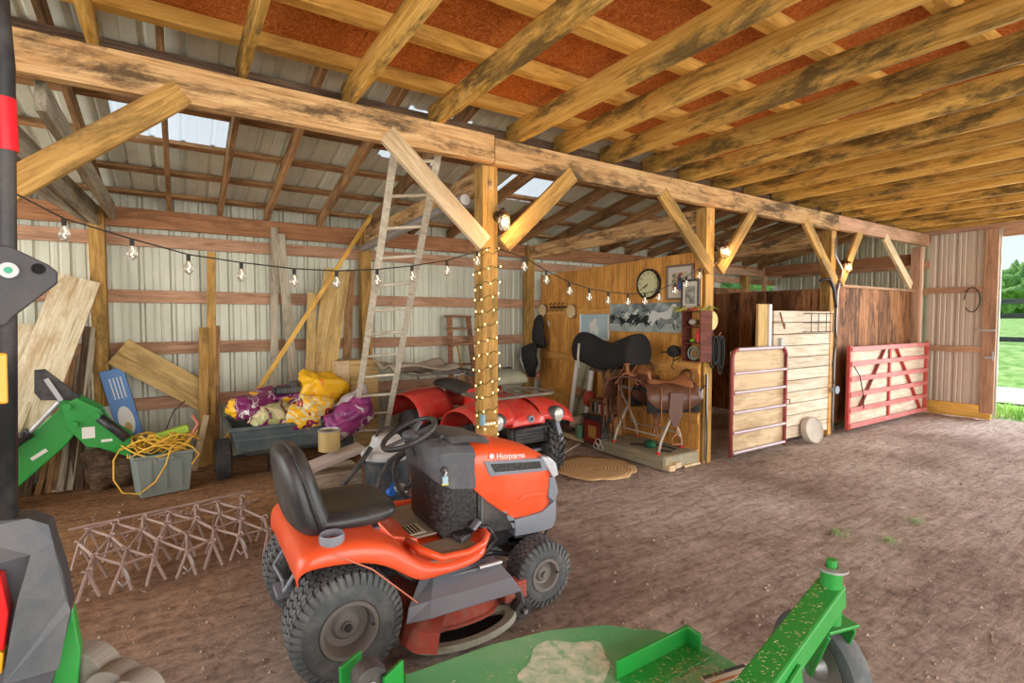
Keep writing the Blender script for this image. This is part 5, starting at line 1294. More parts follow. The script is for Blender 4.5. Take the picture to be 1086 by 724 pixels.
# pictures
T, hy, h = onwall('framed_picture', 'large silver-framed photo of a rider beside the clock', 'picture', 707, 282, 734, 317)
p = frame(T, .19, .40, .022, .03, flat('pewter_frame', (.22, .16, .13), .4, .4), flat('mat_board', (.55, .50, .42), .7))
q = MB().box(-.018, -.014, -.11, .11, .10, .31).build('photo', patches('photo_print', [(.3, (.30, .10, .06)), (.45, (.45, .38, .28)), (.6, (.10, .14, .08)), (.7, (.5, .42, .3))], 14, .5), T)
MB().box(-.021, -.018, -.02, .02, .12, .20).build('blue_trousers', flat('photo_blue', (.05, .13, .4), .5), q)
MB().box(-.021, -.018, -.03, .03, .20, .25).ell((-.019, 0, .27), (.003, .016, .02)).build('rider', flat('photo_dark', (.06, .05, .07), .5), q)
T, hy, h = onwall('framed_picture', 'smaller black-framed grey photo overlapping the post by the shelf', 'picture', 733, 302, 751, 328)
T.location = (XW-.04, 3.76, 1.72)
frame(T, .12, .34, .02, .025, M['black'], flat('mat_white', (.62, .58, .50), .7))
MB().box(-.016, -.012, -.065, .065, .07, .27).build('photo', patches('grey_print', [(.3, (.12, .12, .10)), (.5, (.32, .32, .28)), (.65, (.5, .5, .44))], 12, .5, 'LINEAR'), T)
# running horses canvas
T, hy, h = onwall('horse_canvas', 'wide grey canvas print of running horses on the pine wall', 'picture', 647, 322, 725, 353)
h = .355; hy = .60
cv = MB().box(-.03, 0, -hy, hy, 0, h).build('canvas', patches('grey_canvas', [(.25, (.05, .07, .07)), (.45, (.16, .20, .19)), (.6, (.30, .36, .34)), (.75, (.42, .48, .45))], 5, .6, 'LINEAR'), T)
MB().box(-.033, -.03, -hy, hy, 0, .10).build('dust_ground', patches('pale_ground', [(.3, (.22, .27, .25)), (.7, (.45, .50, .46))], 9, .6, 'LINEAR'), cv)
def horse(y, z, s, mt, dx=0):
    out = [(-.30, .12), (-.26, .20), (-.22, .22), (-.10, .17), (.05, .18), (.16, .22), (.24, .32), (.30, .33), (.36, .26), (.33, .24), (.28, .26), (.24, .16), (.22, .10), (.32, .02), (.36, -.06), (.33, -.07), (.27, .00), (.18, .05), (.24, -.08), (.22, -.10), (.14, .04), (-.08, .05), (-.16, .00), (-.26, -.10), (-.28, -.08), (-.22, .02), (-.24, .06), (-.34, -.02), (-.36, .0), (-.30, .08), (-.36, .14), (-.42, .12), (-.34, .18)]
    return MB().prism([(y-s*a, z+s*b) for a, b in out], 'x', -.037-dx, -.034).build('horse_silhouette', mt, cv)
hk = flat('horse_black', (.02, .024, .024), .6); hg = flat('horse_grey', (.20, .23, .22), .6); hw = flat('horse_white', (.60, .62, .58), .6)
for i in range(9): horse(.46-.085*i, .14+.045*math.sin(i*2.3), .36, [hk, hg, hk, hw, hk][i % 5], .0012*i)
horse(-.30, .13, .62, hw, .014); horse(-.38, .08, .44, hg, .016)
# poster of a white animal, discs, hooks
T, hy, h = onwall('framed_picture', 'white-framed pale blue drawing left of the horse canvas', 'picture', 614, 331, 645, 361)
frame(T, .30, .385, .02, .02, M['white'], flat('pale_blue_paper', (.38, .50, .52), .6))
MB().prism([(-.08, .08), (-.10, .16), (-.04, .22), (-.06, .28), (.0, .30), (.04, .25), (.10, .24), (.09, .15), (.05, .08), (.03, .14), (-.02, .08)], 'x', -.013, -.009).build('drawing', flat('drawing_white', (.66, .66, .60), .6), T)
lab = ['round wood slice on the pine rail above the dark jacket', 'round wood slice on the pine rail right of the iron hooks']
for i, (u, v) in enumerate(((576, 329), (606.5, 330))):
    y, z = tw(u, v)
    T = thing('wood_slice', lab[i], 'wood slice', (XW-.024, y, z), group='round wood slices')
    MB().cyl((-.025, 0, 0), (0, 0, 0), .105, 30).build('bark_ring', M['bladder'], T, smooth=True)
    MB().cyl((-.028, 0, 0), (-.024, 0, 0), .097, 30).build('cut_face', M['slice'], T)
y0, z = tw(583, 326); y1, _ = tw(601, 327)
T = thing('hook_rack', 'black iron hook rack between the two wood slices', 'hook rack', (XW-.024, (y0+y1)/2, z))
MB().box(-.008, 0, -.19, .19, -.012, .012).build('bar', M['wire'], T)
for k in range(4): yy = -.15+.10*k; MB().tube([(-.008, yy, .05), (-.03, yy, .07), (-.045, yy, .04), (-.03, yy, -.01), (-.04, yy, -.05), (-.07, yy, -.06), (-.08, yy, -.03)], .006, 6).build('hook', M['wire'], T, smooth='all')
y, z = tw(585, 337)
o = MB().tube([(0, 0, 0), (.0, .01, -.05)], .012).tube([(0, -.012, -.02), (0, -.015, -.09)], .009).build('key_bunch', M['steel'], None, (XW-.095, y, z-.04)); tag(o, 'small bunch of keys hanging from the iron hooks', 'keys')
# jacket and bags hanging
def cloth(name, path, lab, cat, mt, loc, seed=0):
    """path: (z, centre y, half width, depth)"""
    n = 24; rings = []
    for (z, c, w_, d) in path:
        r = []
        for k in range(n):
            q = 2*PI*k/n; f = 1+.16*mnoise.noise(Vector((math.cos(q)*2.2, math.sin(q)*2.2, z*5+seed)))+.08*math.sin(5*q+z*9)
            r.append((d*math.sin(q)*f-d, c+w_*math.cos(q)*f, z))
        rings.append(r)
    o = MB().loft(rings).build(name, mt, None, loc, smooth='all'); tag(o, lab, cat); return o
M['clothk'] = paint('black_cloth', (.015, .016, .015), .85, 0, .3, (.08, .08, .06), 8)
y, z = tw(574, 335)
cloth('jacket', [(.02, 0, .02, .03), (-.04, 0, .07, .05), (-.14, .01, .13, .06), (-.26, .02, .16, .07), (-.36, .0, .18, .07), (-.46, -.01, .17, .06), (-.50, 0, .12, .05)], 'dark jacket hanging on the pine wall beside the wall post', 'jacket', M['clothk'], (XW-.06, y-.05, z), 2)
o = cloth('riding_pack', [(.0, 0, .05, .04), (-.06, 0, .16, .08), (-.18, .03, .19, .10), (-.30, -.02, .18, .10), (-.42, .03, .12, .07), (-.52, 0, .06, .04)], 'black and grey pack hanging low by the wall post behind the quad bike', 'bag', M['clothk'], (4.62, 6.5, 1.24), 5)
MB().tube([(-.20, .08, -.05), (-.24, .02, -.25), (-.2, -.05, -.45)], .014, 6).build('grey_strap', M['steel'], o, smooth='all')
# crate shelf at the post
def shelf():
    T = thing('crate_shelf', 'small dark red-brown box shelf with little things by the saddle post', 'shelf', (4.80, 3.66, 1.15))
    w_, d, h = .125, .10, .56
    m = MB().box(-d, d, -w_, -w_+.012, 0, h).box(-d, d, w_-.012, w_, 0, h).box(d-.01, d, -w_, w_, 0, h); m.build('sides', M['shelfw'], T, bevel=.002)
    for z in (0, .20, .375, h-.012): MB().box(-d, d, -w_+.012, w_-.012, z, z+.012).build('shelf_board', M['shelfw'], T)
M['shelfw'] = wood('dark_red_brown_wood', (.10, .03, .02), (.20, .06, .04), (.05, .02, .02), .4)
shelf()
def single(mb, name, mt, lab, cat, **k): return tag(mb.build(name, mt, **k), lab, cat)
single(MB().lathe([(.001, 0), (.028, 0), (.028, .10), (.02, .12), (.015, .15), (.001, .15)], (4.76, 3.60, 1.538-.175), 'z', 20), 'spray_bottle', flat('coral_red', (.75, .05, .07), .4), 'bright red spray bottle on the middle of the dark shelf', 'bottle', smooth=True)
single(MB().ell((4.77, 3.69, 1.55+.035), (.04, .05, .035)), 'small_bowl', flat('bowl_grey', (.45, .40, .34), .5), 'pale rounded thing on the upper compartment of the dark shelf', 'bowl', smooth='all')
single(MB().ell((4.77, 3.69, 1.38), (.03, .035, .018)), 'green_sponge', flat('lime', (.20, .50, .04), .6), 'small lime green thing beside the red spray bottle', 'sponge', smooth='all')
m = MB().tube([(4.75, 3.66+.07*math.cos(q), 1.242+.07*math.sin(q)) for q in [k*PI/10 for k in range(20)]], .008, 6, closed=True).tube([(4.77, 3.66+.05*math.cos(q), 1.235+.05*math.sin(q)) for q in [k*PI/10 for k in range(20)]], .008, 6, closed=True)
single(m, 'coiled_lead', flat('grey_green_cord', (.25, .32, .26), .6), 'coiled grey-green lead in the lowest compartment of the dark shelf', 'cord', smooth='all')
m = MB(); rn = random.Random(2)
for k in range(130):
    y = rn.uniform(3.46, 3.92); x = 4.80+rn.uniform(-.08, .08); z = 1.712+.03*rn.random(); a = rn.random()*PI*2; l = rn.uniform(.04, .12)
    p = Vector((x, y, z)); q = p+Vector((math.cos(a)*l*.4-.02, math.sin(a)*l, rn.uniform(-.04, .05))); s = Vector((0, .012, .008))
    m.add([p, p.lerp(q, .5)+s, q, p.lerp(q, .5)-s], [(0, 1, 2, 3)])
single(m, 'dried_garland', patches('dried_leaves', [(.3, (.32, .38, .08)), (.55, (.50, .42, .10)), (.66, (.55, .08, .05))], 3, .8), 'dried leafy garland draped on top of the dark shelf', 'garland')
T = thing('baseball_cap', 'black cap on a dark bracket left of the shelf', 'cap', (4.74, 3.92, 1.20))
MB().ell((0, 0, .05), (.07, .08, .07)).build('crown', M['clothk'], T, smooth='all'); MB().box(-.12, .03, -.12, .10, .035, .045).build('brim', M['clothk'], T, bevel=.004)
MB().tube([(.08, 0, -.04), (0, 0, -.06), (0, 0, .03)], .008).tube([(0, 0, -.06), (.0, .03, -.13), (.02, .0, -.16)], .006).build('bracket', M['wire'], T, smooth='all')
# wood disc and bridles on the post
T = thing('wood_slice', 'large round wood slice fixed to the saddle post above the bridles', 'wood slice', (4.985, 3.635, 1.60), group='round wood slices')
MB().cyl((0, -.03, 0), (0, 0, 0), .112, 32).build('bark_ring', M['bladder'], T, smooth=True)
MB().cyl((0, -.034, 0), (0, -.029, 0), .104, 32).build('cut_face', patches('cut_wood_face_b', [(.3, (.58, .44, .16)), (.7, (.72, .58, .26))], 8, .7, 'LINEAR'), T)
T = thing('bridle_hook', 'curled iron hook below the wood slice on the saddle post', 'hook', (5.02, 3.63, 1.44))
MB().tube([(0, 0, .08), (0, -.02, .0), (-.05, -.05, -.02), (-.09, -.06, .03), (-.08, -.06, .06)], .007, 6).tube([(0, -.02, 0), (.05, -.05, -.02), (.08, -.06, .03)], .007, 6).build('prongs', M['rusty'], T, smooth='all')
rn = random.Random(9)
for s, (dx, lab) in enumerate(((-.04, 'black leather bridle hanging on the saddle post, left loops'), (.05, 'black leather bridle hanging on the saddle post, right loops'))):
    m = MB()
    for k in range(4):
        w_ = .035+.02*rn.random(); l = .30+.14*rn.random(); ox = rn.uniform(-.03, .03)
        m.tube([(ox+w_*math.sin(q), -.01*k, -l/2+l/2*math.cos(q)+.0) for q in [j*PI/10 for j in range(20)]], .010, 6, closed=True)
    single(m, 'bridle', M['clothk'], lab, 'bridle', loc=(5.02+dx, 3.575, 1.43), smooth='all')
# outlet
T = thing('power_outlet', 'white power outlet with plugged cable on the saddle post', 'outlet', (4.845, 3.64, .80))
MB().box(-.01, .0, -.04, .04, -.06, .06).build('plate', M['white'], T, bevel=.003); MB().cyl((-.03, 0, .02), (-.01, 0, .02), .016).build('plug', M['wire'], T)
single(MB().tube([(4.82, 3.62, .82), (4.84, 3.56, .90), (4.90, 3.6, 1.0), (4.9, 3.6, .7), (4.93, 3.6, .3), (4.92, 3.6, .0)], .006, 6), 'power_cable', M['wire'], 'thin black cable running down beside the white outlet', 'cable', smooth='all')
single(MB().tube([(4.96, 3.635, 1.0), (4.96, 3.635, .52), (4.96, 3.635, .02)], .012, 8), 'conduit', M['steel'], 'thin grey conduit up the saddle post', 'pipe', smooth=True)
# window frame leaning on the wall with glass
T = thing('old_window', 'white-framed old window leaning on the pine wall behind the saddle stand', 'window frame', (XW-.22, 5.52, .09))
T.rotation_euler = (0, math.radians(9), 0)
m = MB().box(0, .035, -.20, .20, 0, .07).box(0, .035, -.20, .20, 1.05, 1.12).box(0, .035, .13, .20, .07, 1.05).box(0, .035, -.20, -.13, .07, 1.05); m.build('frame', M['white'], T, bevel=.004)
mg = flat('mirror_glass', (.5, .46, .38), .06, 1); MB().box(.012, .02, -.13, .13, .07, 1.05).build('pane', mg, T)
# things on the boards by the wall
single(MB().box(4.62, 4.83, 4.74, 5.00, .03, .60).box(4.62, 4.83, 4.74, 5.00, .605, 1.0), 'cardboard_box', M['card'], 'tall brown carton between the old window and the saddle', 'box', bevel=.004)
single(MB().box(4.65, 4.78, 4.80, 4.93, 1.0, 1.08), 'white_carton', M['white'], 'small white carton on top of the tall brown carton', 'box', bevel=.003)

# long boards on edge and the floor platform
for i, (dx, lab) in enumerate(((0, 'long board edging the tack area, nearest the round mat'), (.10, 'second long board edging the tack area'))):
    beam('long_board', (4.36+dx, 3.60, .03+.02*i), (4.50+dx, 6.55, .03+.02*i), .09, .06, M['paleboard'], lab, 'board', 'long edging boards')
o = beam('floor_board', (4.72, 3.62, .012), (4.74, 6.5, .012), .26, .025, M['paleboard'], 'flat board along the foot of the pine wall', 'board')
T = thing('wooden_platform', 'grey-green low wooden platform under the saddle stand', 'platform', (4.66, 4.15, .07))
MB().box(-.36, .19, -.48, .50, .0, .075).build('deck', M['plat'], T, bevel=.004)
MB().box(-.375, -.36, -.49, .51, -.065, .07).build('front_board', M['plat'], T, bevel=.003)
MB().box(-.36, .19, -.50, -.485, -.065, .07).build('end_board', M['plat'], T, bevel=.003)

# ================================================================ SADDLES
M['saddle'] = paint('brown_saddle_leather', (.095, .035, .018), .38, 0, .35, (.30, .17, .09), 6, .5)
M['saddle2'] = paint('tan_saddle_leather', (.26, .095, .035), .38, 0, .3, (.45, .28, .12), 6, .5)
M['felt'] = paint('black_felt_pad', (.012, .011, .010), .95, 0, .35, (.05, .042, .03), 9)
M['tubew'] = paint('pale_stand_tube', (.50, .45, .36), .5, .2, .4)
def stand():
    T = thing('saddle_stand', 'pale crossed-tube metal saddle stand with red feet on the platform', 'stand', (4.60, 4.15, .145))
    for y in (-.34, .34):
        MB().tube([(-.26, y-.03, .012), (-.20, y-.02, .15), (0, y, .42), (.10, y, .56), (.16, y, .66)], .016, 8).build('crossed_leg', M['tubew'], T, smooth='all')
        MB().tube([(.20, y+.03, .012), (.16, y+.02, .15), (0, y, .42), (-.10, y, .56), (-.14, y, .66)], .016, 8).build('crossed_leg', M['tubew'], T, smooth='all')
        for x in (-.26, .20): MB().cyl((x, y+(.03 if x > 0 else -.03), 0), (x, y+(.03 if x > 0 else -.03), .03), .02, 10).build('red_foot', flat('red_rubber_foot_%s%s' % (y > 0, x > 0), (.55, .03, .02), .5), T)
    MB().cyl((-.14, -.36, .66), (-.14, .36, .66), .016, 8).cyl((.16, -.36, .66), (.16, .36, .66), .016, 8).build('top_bar', M['tubew'], T)
    MB().cyl((-.18, -.34, .18), (-.18, .34, .18), .010, 8).cyl((.14, -.34, .18), (.14, .34, .18), .010, 8).build('low_bar', M['tubew'], T)
stand()
def barrel_pad():
    # black pad over a rounded form on the upper left of the stand, long axis along y
    T = thing('saddle_pad', 'large black felt pad draped over a rounded saddle rack', 'saddle pad', (4.42, 4.62, 1.05))
    m = MB(); rings = []
    for j in range(15):
        y = .50-.98*j/14; lift = .05*math.cos((j/14-.5)*2*PI)*-1+.03; R_ = .165+.02*abs(j/14-.5)*2
        rings.append([(R_*1.0*math.cos(q), y, .10+lift+R_*1.15*math.sin(q)) for q in [PI*(-.22+1.44*k/18) for k in range(19)]])
    m.loft(rings, cap=False, close=False).build('felt', M['felt'], T, smooth='all', solid=.022)
    m = MB(); m.loft([[(.93*p[0], p[1]*.985, p[2]*.95+.005) for p in r] for r in rings]).build('form', M['felt'], T, smooth=True)
    MB().tube([(-.19, .36, .26), (-.205, .36, .1), (-.2, .35, -.05)], .016, 6).build('strap', M['tubew'], T, smooth='all')
    MB().obox((-.02, .33, -.06), (-.02, -.2, -.06), .05, .05).tube([(-.02, .1, -.06), (.0, .05, -.35), (.02, .02, -.90)], .02, 8).build('rack_arm', M['darkwood'], T)
barrel_pad()
def saddle(T, s=1):
    # local x across, y along (fore at +y), z up; tree spans y -.28..+.26
    def sec(y, w_, zt, dip):
        return [(w_*math.cos(q), y, zt-dip*abs(math.cos(q))**1.6) for q in [PI*k/16 for k in range(17)]]
    rings = [sec(.27, .14, .04, .14), sec(.22, .17, .075, .16), sec(.12, .18, .045, .15), sec(0, .18, .03, .14), sec(-.12, .20, .055, .15), sec(-.22, .21, .12, .17), sec(-.27, .20, .16, .18), sec(-.31, .19, .06, .13)]
    rings = [[(x*s, y*s, z*s) for x, y, z in r] for r in rings]
    MB().loft(rings, cap=False, close=False).build('seat', M['saddle2'], T, smooth='all', solid=.02, subd=1)
    # cantle, horn
    MB().tube([(.17*math.cos(q)*s, (-.27-.03*math.sin(q))*s, (.06+.12*math.sin(q))*s) for q in [PI*k/10 for k in range(11)]], .017*s, 8).build('cantle', M['saddle'], T, smooth='all')
    MB().cyl((0, .22*s, .06*s), (0, .25*s, .15*s), .022*s, 12).ell((0, .255*s, .16*s), (.042*s, .05*s, .016*s)).build('horn', M['saddle2'], T, smooth=True)
    # skirt, fenders and stirrups each side
    sk = []
    for y in [(-.36+.72*k/14) for k in range(15)]:
        e = max(.02, 1-(y/.40)**4); sk.append([(q[0]*s, y*s, q[1]*s) for q in [(-.27, -.10-.20*e), (-.25, -.12), (-.20, -.03), (-.08, .01), (0, .015), (.08, .01), (.20, -.03), (.25, -.12), (.27, -.10-.20*e)]])
    MB().loft(sk, cap=False, close=False).build('skirt', M['saddle'], T, smooth='all', solid=.014)
    for x in (-1, 1):
        MB().prism([(-.10*s, -.08*s), (.07*s, -.08*s), (.09*s, -.35*s), (.03*s, -.52*s), (-.04*s, -.52*s), (-.10*s, -.35*s)], 'x', x*.275*s, x*.290*s).build('fender', M['saddle'], T, bevel=.004)
        MB().tube([(x*.285*s, -.02*s, -.50*s), (x*.285*s, -.02*s, -.60*s), (x*.285*s, -.08*s, -.66*s), (x*.285*s, -.08*s, -.74*s), (x*.285*s, .04*s, -.74*s), (x*.285*s, .04*s, -.66*s), (x*.285*s, -.02*s, -.60*s)], .014*s, 6).build('stirrup', M['saddle2'], T, smooth='all')
        for yy in (.18, -.20): MB().tube([(x*.27*s, yy*s, -.02*s), (x*.295*s, yy*s+.01, -.25*s), (x*.28*s, yy*s, -.60*s)], .008*s, 5).build('leather_string', M['saddle2'], T, smooth='all')
T = thing('western_saddle', 'tan and brown western saddle on the crossed-leg stand with straps hanging', 'saddle', (4.45, 4.26, .96), math.radians(115))
saddle(T, .92)
T = thing('western_saddle', 'darker brown western saddle with black pad beside the box shelf', 'saddle', (4.52, 3.84, .90), math.radians(65))
saddle(T, .84)
rr = MB()
sk = []
for y in [(-.30+.60*k/10) for k in range(11)]:
    sk.append([(-.235, y, -.27), (-.225, y, -.12), (-.17, y, -.05), (0, y, -.02), (.17, y, -.05), (.225, y, -.12), (.235, y, -.27)])
o = MB().loft(sk, cap=False, close=False).build('saddle_blanket', M['felt'], None, (4.52, 3.86, .885), (0, 0, math.radians(65)), smooth='all', solid=.02); tag(o, 'black saddle blanket with white mark under the darker saddle', 'saddle blanket')
rn = random.Random(4)
for k in range(5):
    x0 = 4.26+.02*rn.random(); y0 = 4.16+.09*k; l = .50+.30*rn.random()
    mt = M['saddle'] if k % 2 else M['saddle2']
    o = MB().tube([(4.42, y0, 1.12), (x0, y0+rn.uniform(-.03, .03), .95), (x0-.01, y0+rn.uniform(-.04, .04), .95-l*.5), (x0, y0+rn.uniform(-.05, .05), .98-l)], .008, 6).build('leather_rein', mt, smooth='all')
    tag(o, ('brown' if k % 2 else 'tan')+' leather rein dangling from the tan saddle, %s from the left' % ORD[4-k], 'rein', 'reins dangling from the saddle')
# little things left of the platform
single = lambda mb, name, mt, lab, cat, **k: tag(mb.build(name, mt, **k), lab, cat)
single(MB().lathe([(.001, 0), (.11, 0), (.13, .14), (.12, .14), (.10, .02), (.001, .02)], (4.55, 5.65, .09), 'z', 24), 'rubber_pan', M['black'], 'low black rubber pan on the boards beside the old window', 'pan', smooth=True)
T = thing('sign_box', 'dark red and black lidded box with printed front beside the saddle stand', 'box', (4.32, 4.82, .03))
MB().box(0, .20, -.17, .17, 0, .36).build('box_body', M['black'], T, bevel=.006)
MB().box(-.006, 0, -.14, .14, .03, .32).build('red_panel', flat('dark_red', (.22, .02, .015), .5), T)
MB().box(-.010, -.006, -.07, .07, .10, .25).build('tan_label', flat('tan_label', (.42, .22, .06), .5), T)
MB().box(-.02, .22, -.19, .19, .36, .38).build('lid', M['black'], T, bevel=.004)
T = thing('metal_trivet', 'small white curled metal ornament standing before the dark red box', 'ornament', (4.27, 4.66, .0))
m = MB()
for a, r in ((-.04, .04), (.04, .04), (0, .045)): m.tube([(0, a+r*math.cos(q), .06+(.05 if a == 0 else 0)+r*math.sin(q)) for q in [k*PI/8 for k in range(16)]], .005, 5, closed=True)
m.build('scrolls', flat('white_iron', (.6, .58, .55), .5), T, smooth='all')
T = thing('magazine_crate', 'open crate of upright books behind the dark red box', 'crate', (4.50, 4.80, .41))
MB().box(-.10, .10, -.16, .16, 0, .02).box(-.10, .10, -.16, -.15, 0, .16).box(-.10, .10, .15, .16, 0, .16).box(.09, .10, -.16, .16, 0, .16).box(-.11, .11, -.18, .18, .17, .19).build('crate_frame', M['bladder'], T)
bc = [(.5, .48, .42), (.05, .05, .06), (.40, .06, .04), (.55, .5, .4), (.06, .07, .12), (.3, .26, .2), (.02, .02, .02)]
for k in range(7):
    single(MB().box(4.41, 4.58, 4.67+.037*k, 4.70+.037*k, .432, .432+.11+.01*(k % 3)), 'book', flat('book_cover_%d' % k, bc[k], .6), ['cream', 'black', 'red', 'beige', 'navy', 'brown', 'dark'][k]+' upright book in the open crate, %s from the right' % ORD[k], 'book')
    C.objects[-1]['group'] = 'books in the crate'
single(MB().ell((4.55, 5.14, .56), (.09, .09, .11)), 'red_helmet', flat('dull_red', (.38, .05, .03), .4), 'dull red rounded helmet left of the open crate', 'helmet', smooth='all')
single(MB().cyl((4.50, 5.38, .20), (4.50, 5.18, .24), .09, 20), 'paper_roll', flat('pale_roll', (.52, .44, .34), .7), 'pale rolled-up cloth lying left of the dark red box', 'roll', smooth=True)
single(MB().lathe([(.001, 0), (.06, 0), (.065, .17), (.001, .17)], (4.36, 5.10, .07), 'z', 20), 'green_jar', flat('green_jar', (.10, .17, .11), .3), 'dark green jar left of the dark red box', 'jar', smooth=True)
for k, (y, z, l) in enumerate(((5.52, .10, 'lowest'), (5.42, .145, 'upper'))):
    single(MB().obox((4.45, y-.12, z), (4.47, y+.14, z), .16, .04), 'folded_cloth', M['saddle'] if k else M['darkwood'], 'folded dark leather piece beside the black pan, the %s one' % l, 'leather', bevel=.01)
single(rocky(None, (.05, .08, .045), 4, .3, 14), 'green_ball', flat('dark_green', (.02, .12, .06), .4), 'small dark green bundle on the platform under the saddles', 'bundle', loc=(4.50, 4.05, .19), smooth='all')
single(MB().tube([(4.4, 4.25, .16), (4.6, 4.0, .17), (4.65, 3.8, .16), (4.5, 3.75, .16), (4.45, 3.9, .16)], .008, 6), 'rope_end', M['wire'], 'dark cord lying on the platform', 'cord', smooth='all')
# round mat on the ground
m = MB(); n = 64; R0 = []
for k in range(n):
    q = 2*PI*k/n; R0.append(1+.03*math.sin(7*q)+.02*math.sin(13*q+1))
rings = []
for f in (1.0, .995, .8, .55, .3, .1):
    rings.append([(3.68+.40*f*R0[k]*math.cos(2*PI*k/n)*1.12, 4.12+.44*f*R0[k]*math.sin(2*PI*k/n), .012 if f == 1.0 else .022+.004*math.sin(9*f+k*.4)) for k in range(n)])
mm, nt, b = newmat('straw_mat', .95, 0, .1)
mp = mapped(nt, (1, 1, 1)); wv = nt.nodes.new('ShaderNodeTexWave'); wv.wave_type = 'RINGS'; wv.rings_direction = 'Z'; wv.inputs['Scale'].default_value = 9; wv.inputs['Distortion'].default_value = 2.5; wv.inputs['Detail'].default_value = 3
mp.inputs['Location'].default_value = (0, 0, 0); nt.links.new(mp.outputs[0], wv.inputs['Vector'])
r_ = ramp(nt, [(.1, (.50, .30, .13)), (.8, (.66, .45, .24))]); nt.links.new(wv.outputs[0], r_.inputs[0]); nt.links.new(r_.outputs[0], b.inputs['Base Color']); bump(nt, b, wv.outputs[0], .4, .01)
for r in rings: 
    for i, p in enumerate(r): r[i] = (p[0]-3.68, p[1]-4.12, p[2])
o = MB().loft(rings).build('round_mat', mm, None, (3.74, 4.14, -.006), smooth='all'); tag(o, 'round straw-coloured mat lying on the dirt before the tack area', 'mat')
beam('thin_stick', (3.75, 4.75, .012), (4.30, 5.05, .012), .03, .02, M['greyboard'], 'thin pale stick on the dirt behind the round mat', 'stick')

# ================================================================ STALLS ON THE RIGHT
def gate_small():
    T = thing('stall_gate', 'maroon tube gate with five pale rails backed by plywood', 'gate', (5.22, 3.50, 0))
    w_, z0, z1 = 1.10, .05, 1.27; r = .10
    def corner(cx, cz, a0): return [(cx+r*math.cos(a0+k*PI/12), 0, cz+r*math.sin(a0+k*PI/12)) for k in range(7)]
    MB().tube([(0, 0, z0), (0, 0, z1-r)]+corner(r, z1-r, PI/2)[::-1], .022, 10).build('left_upright', M['maroon'], T, smooth='all')
    MB().tube([(w_, 0, z0), (w_, 0, z1-r)]+corner(w_-r, z1-r, 0), .022, 10).build('right_upright', M['maroon'], T, smooth='all')
    MB().tube([(r, 0, z1), (w_-r, 0, z1)], .022, 10).build('top_rail', M['galv'], T, smooth=True)
    for z in (.09, .32, .55, .78, 1.0): MB().cyl((0.02, -.012, z), (w_-.02, -.012, z), .018, 10).build('rail', M['galv'], T, smooth=True)
    MB().box(.01, w_-.01, .022, .035, .07, 1.25).build('plywood_backing', M['ply'], T)
    MB().tube([(w_, -.02, .62), (w_+.02, -.05, .62), (w_+.02, -.05, .57)], .008, 6).build('latch', M['maroon'], T)
gate_small()
# post-like upright boards left of gate
beam('upright_board', (5.98, 3.62, .1), (5.98, 3.62, 1.80), .20, .035, M['ochreply'], 'tall greenish board standing behind the maroon gate', 'board', up=(0, -1, 0))
beam('white_edge_strip', (6.115, 3.60, .1), (6.115, 3.60, 1.80), .05, .03, M['white'], 'white edge strip beside the greenish board', 'strip', up=(0, -1, 0))
def planks(name, x0, x1, y, z0, z1, mt, vertical, step, th=.03, gap=.010):
    m = MB()
    if vertical:
        x = x0
        while x < x1-.02: x2 = min(x+step, x1); m.box(x, x2-gap, y, y+th, z0, z1); x = x2
    else:
        z = z0
        while z < z1-.02: z2 = min(z+step, z1); m.box(x0, x1, y, y+th, z, z2-gap); z = z2
    return struct(m.build(name, mt))
planks('wall_stall_front', 6.18, 7.55, 3.58, .08, 1.735, M['whiteplank'], False, .15)
struct(MB().box(7.55, 7.62, 3.57, 3.63, .0, 1.74).build('trim_1', M['pine_x']))
# dark partition between the stalls (runs back), and the plank wall behind
m = MB(); x = 5.02
planks('wall_stall_back', 5.1, 10.3, 6.60, .1, 2.26, M['redplank'], True, .24)
planks('wall_stall_side', 8.02, 10.55, 3.70, .1, 2.09, M['redplank'], True, .33)
m = MB(); y = 3.72
while y < 6.6: m.box(7.72, 7.75, y, min(y+.22, 6.6), .1, 2.05); y += .224
struct(m.build('wall_stall_divider', M['redplank']))
beam('top_rail', (8.0, 3.69, 2.10), (10.6, 3.69, 2.10), .05, .04, M['girt'], 'rail capping the dark planks above the red gate', 'rail')
# rough boards above the stall back wall
for k, (z, x0, x1) in enumerate(((2.62, 7.0, 11.6), (2.08, 9.2, 11.6))):
    beam('stall_board', (x0, 6.58, z), (x1, 6.58, z), .03, .15, M['girt'], ['upper', 'lower'][k]+' rough board on the back wall over the stalls', 'board', 'rough boards over the stalls')
for x in (8.9, 10.9): beam('stall_upright', (x, 6.56, 2.0), (x, 6.56, 2.75), .12, .04, M['girt'], 'short rough upright over the stalls, %s one' % ('nearer' if x < 9.5 else 'farther'), 'board', 'short uprights over the stalls', up=(0, -1, 0))
# hay rack, small box and disc
T = thing('hay_rack', 'wire hay rack hanging on the whitewashed planks', 'rack', (7.1, 3.56, 1.45))
m = MB()
for z in (0, .12, .24): m.tube([(-.28, 0, z), (-.28, -.10, z), (.28, -.10, z), (.28, 0, z)], .006, 6)
for x in (-.28, -.1, .1, .28): m.tube([(x, 0, 0), (x, -.10, 0), (x, -.10, .24), (x, 0, .24)], .005, 6)
m.build('wires', M['wire'], T)
single(MB().box(6.28, 6.36, 3.54, 3.58, 1.24, 1.38), 'switch_box', flat('grey_box', (.42, .44, .42), .5), 'small grey box on the whitewashed planks beside the greenish board', 'box', bevel=.006)
single(MB().tube([(6.27, 3.56, 1.70), (6.26, 3.52, 1.58), (6.29, 3.51, 1.50), (6.32, 3.53, 1.56)], .010, 6), 'iron_hook', M['rusty'], 'rusty hook at the top left of the whitewashed planks', 'hook', smooth='all')
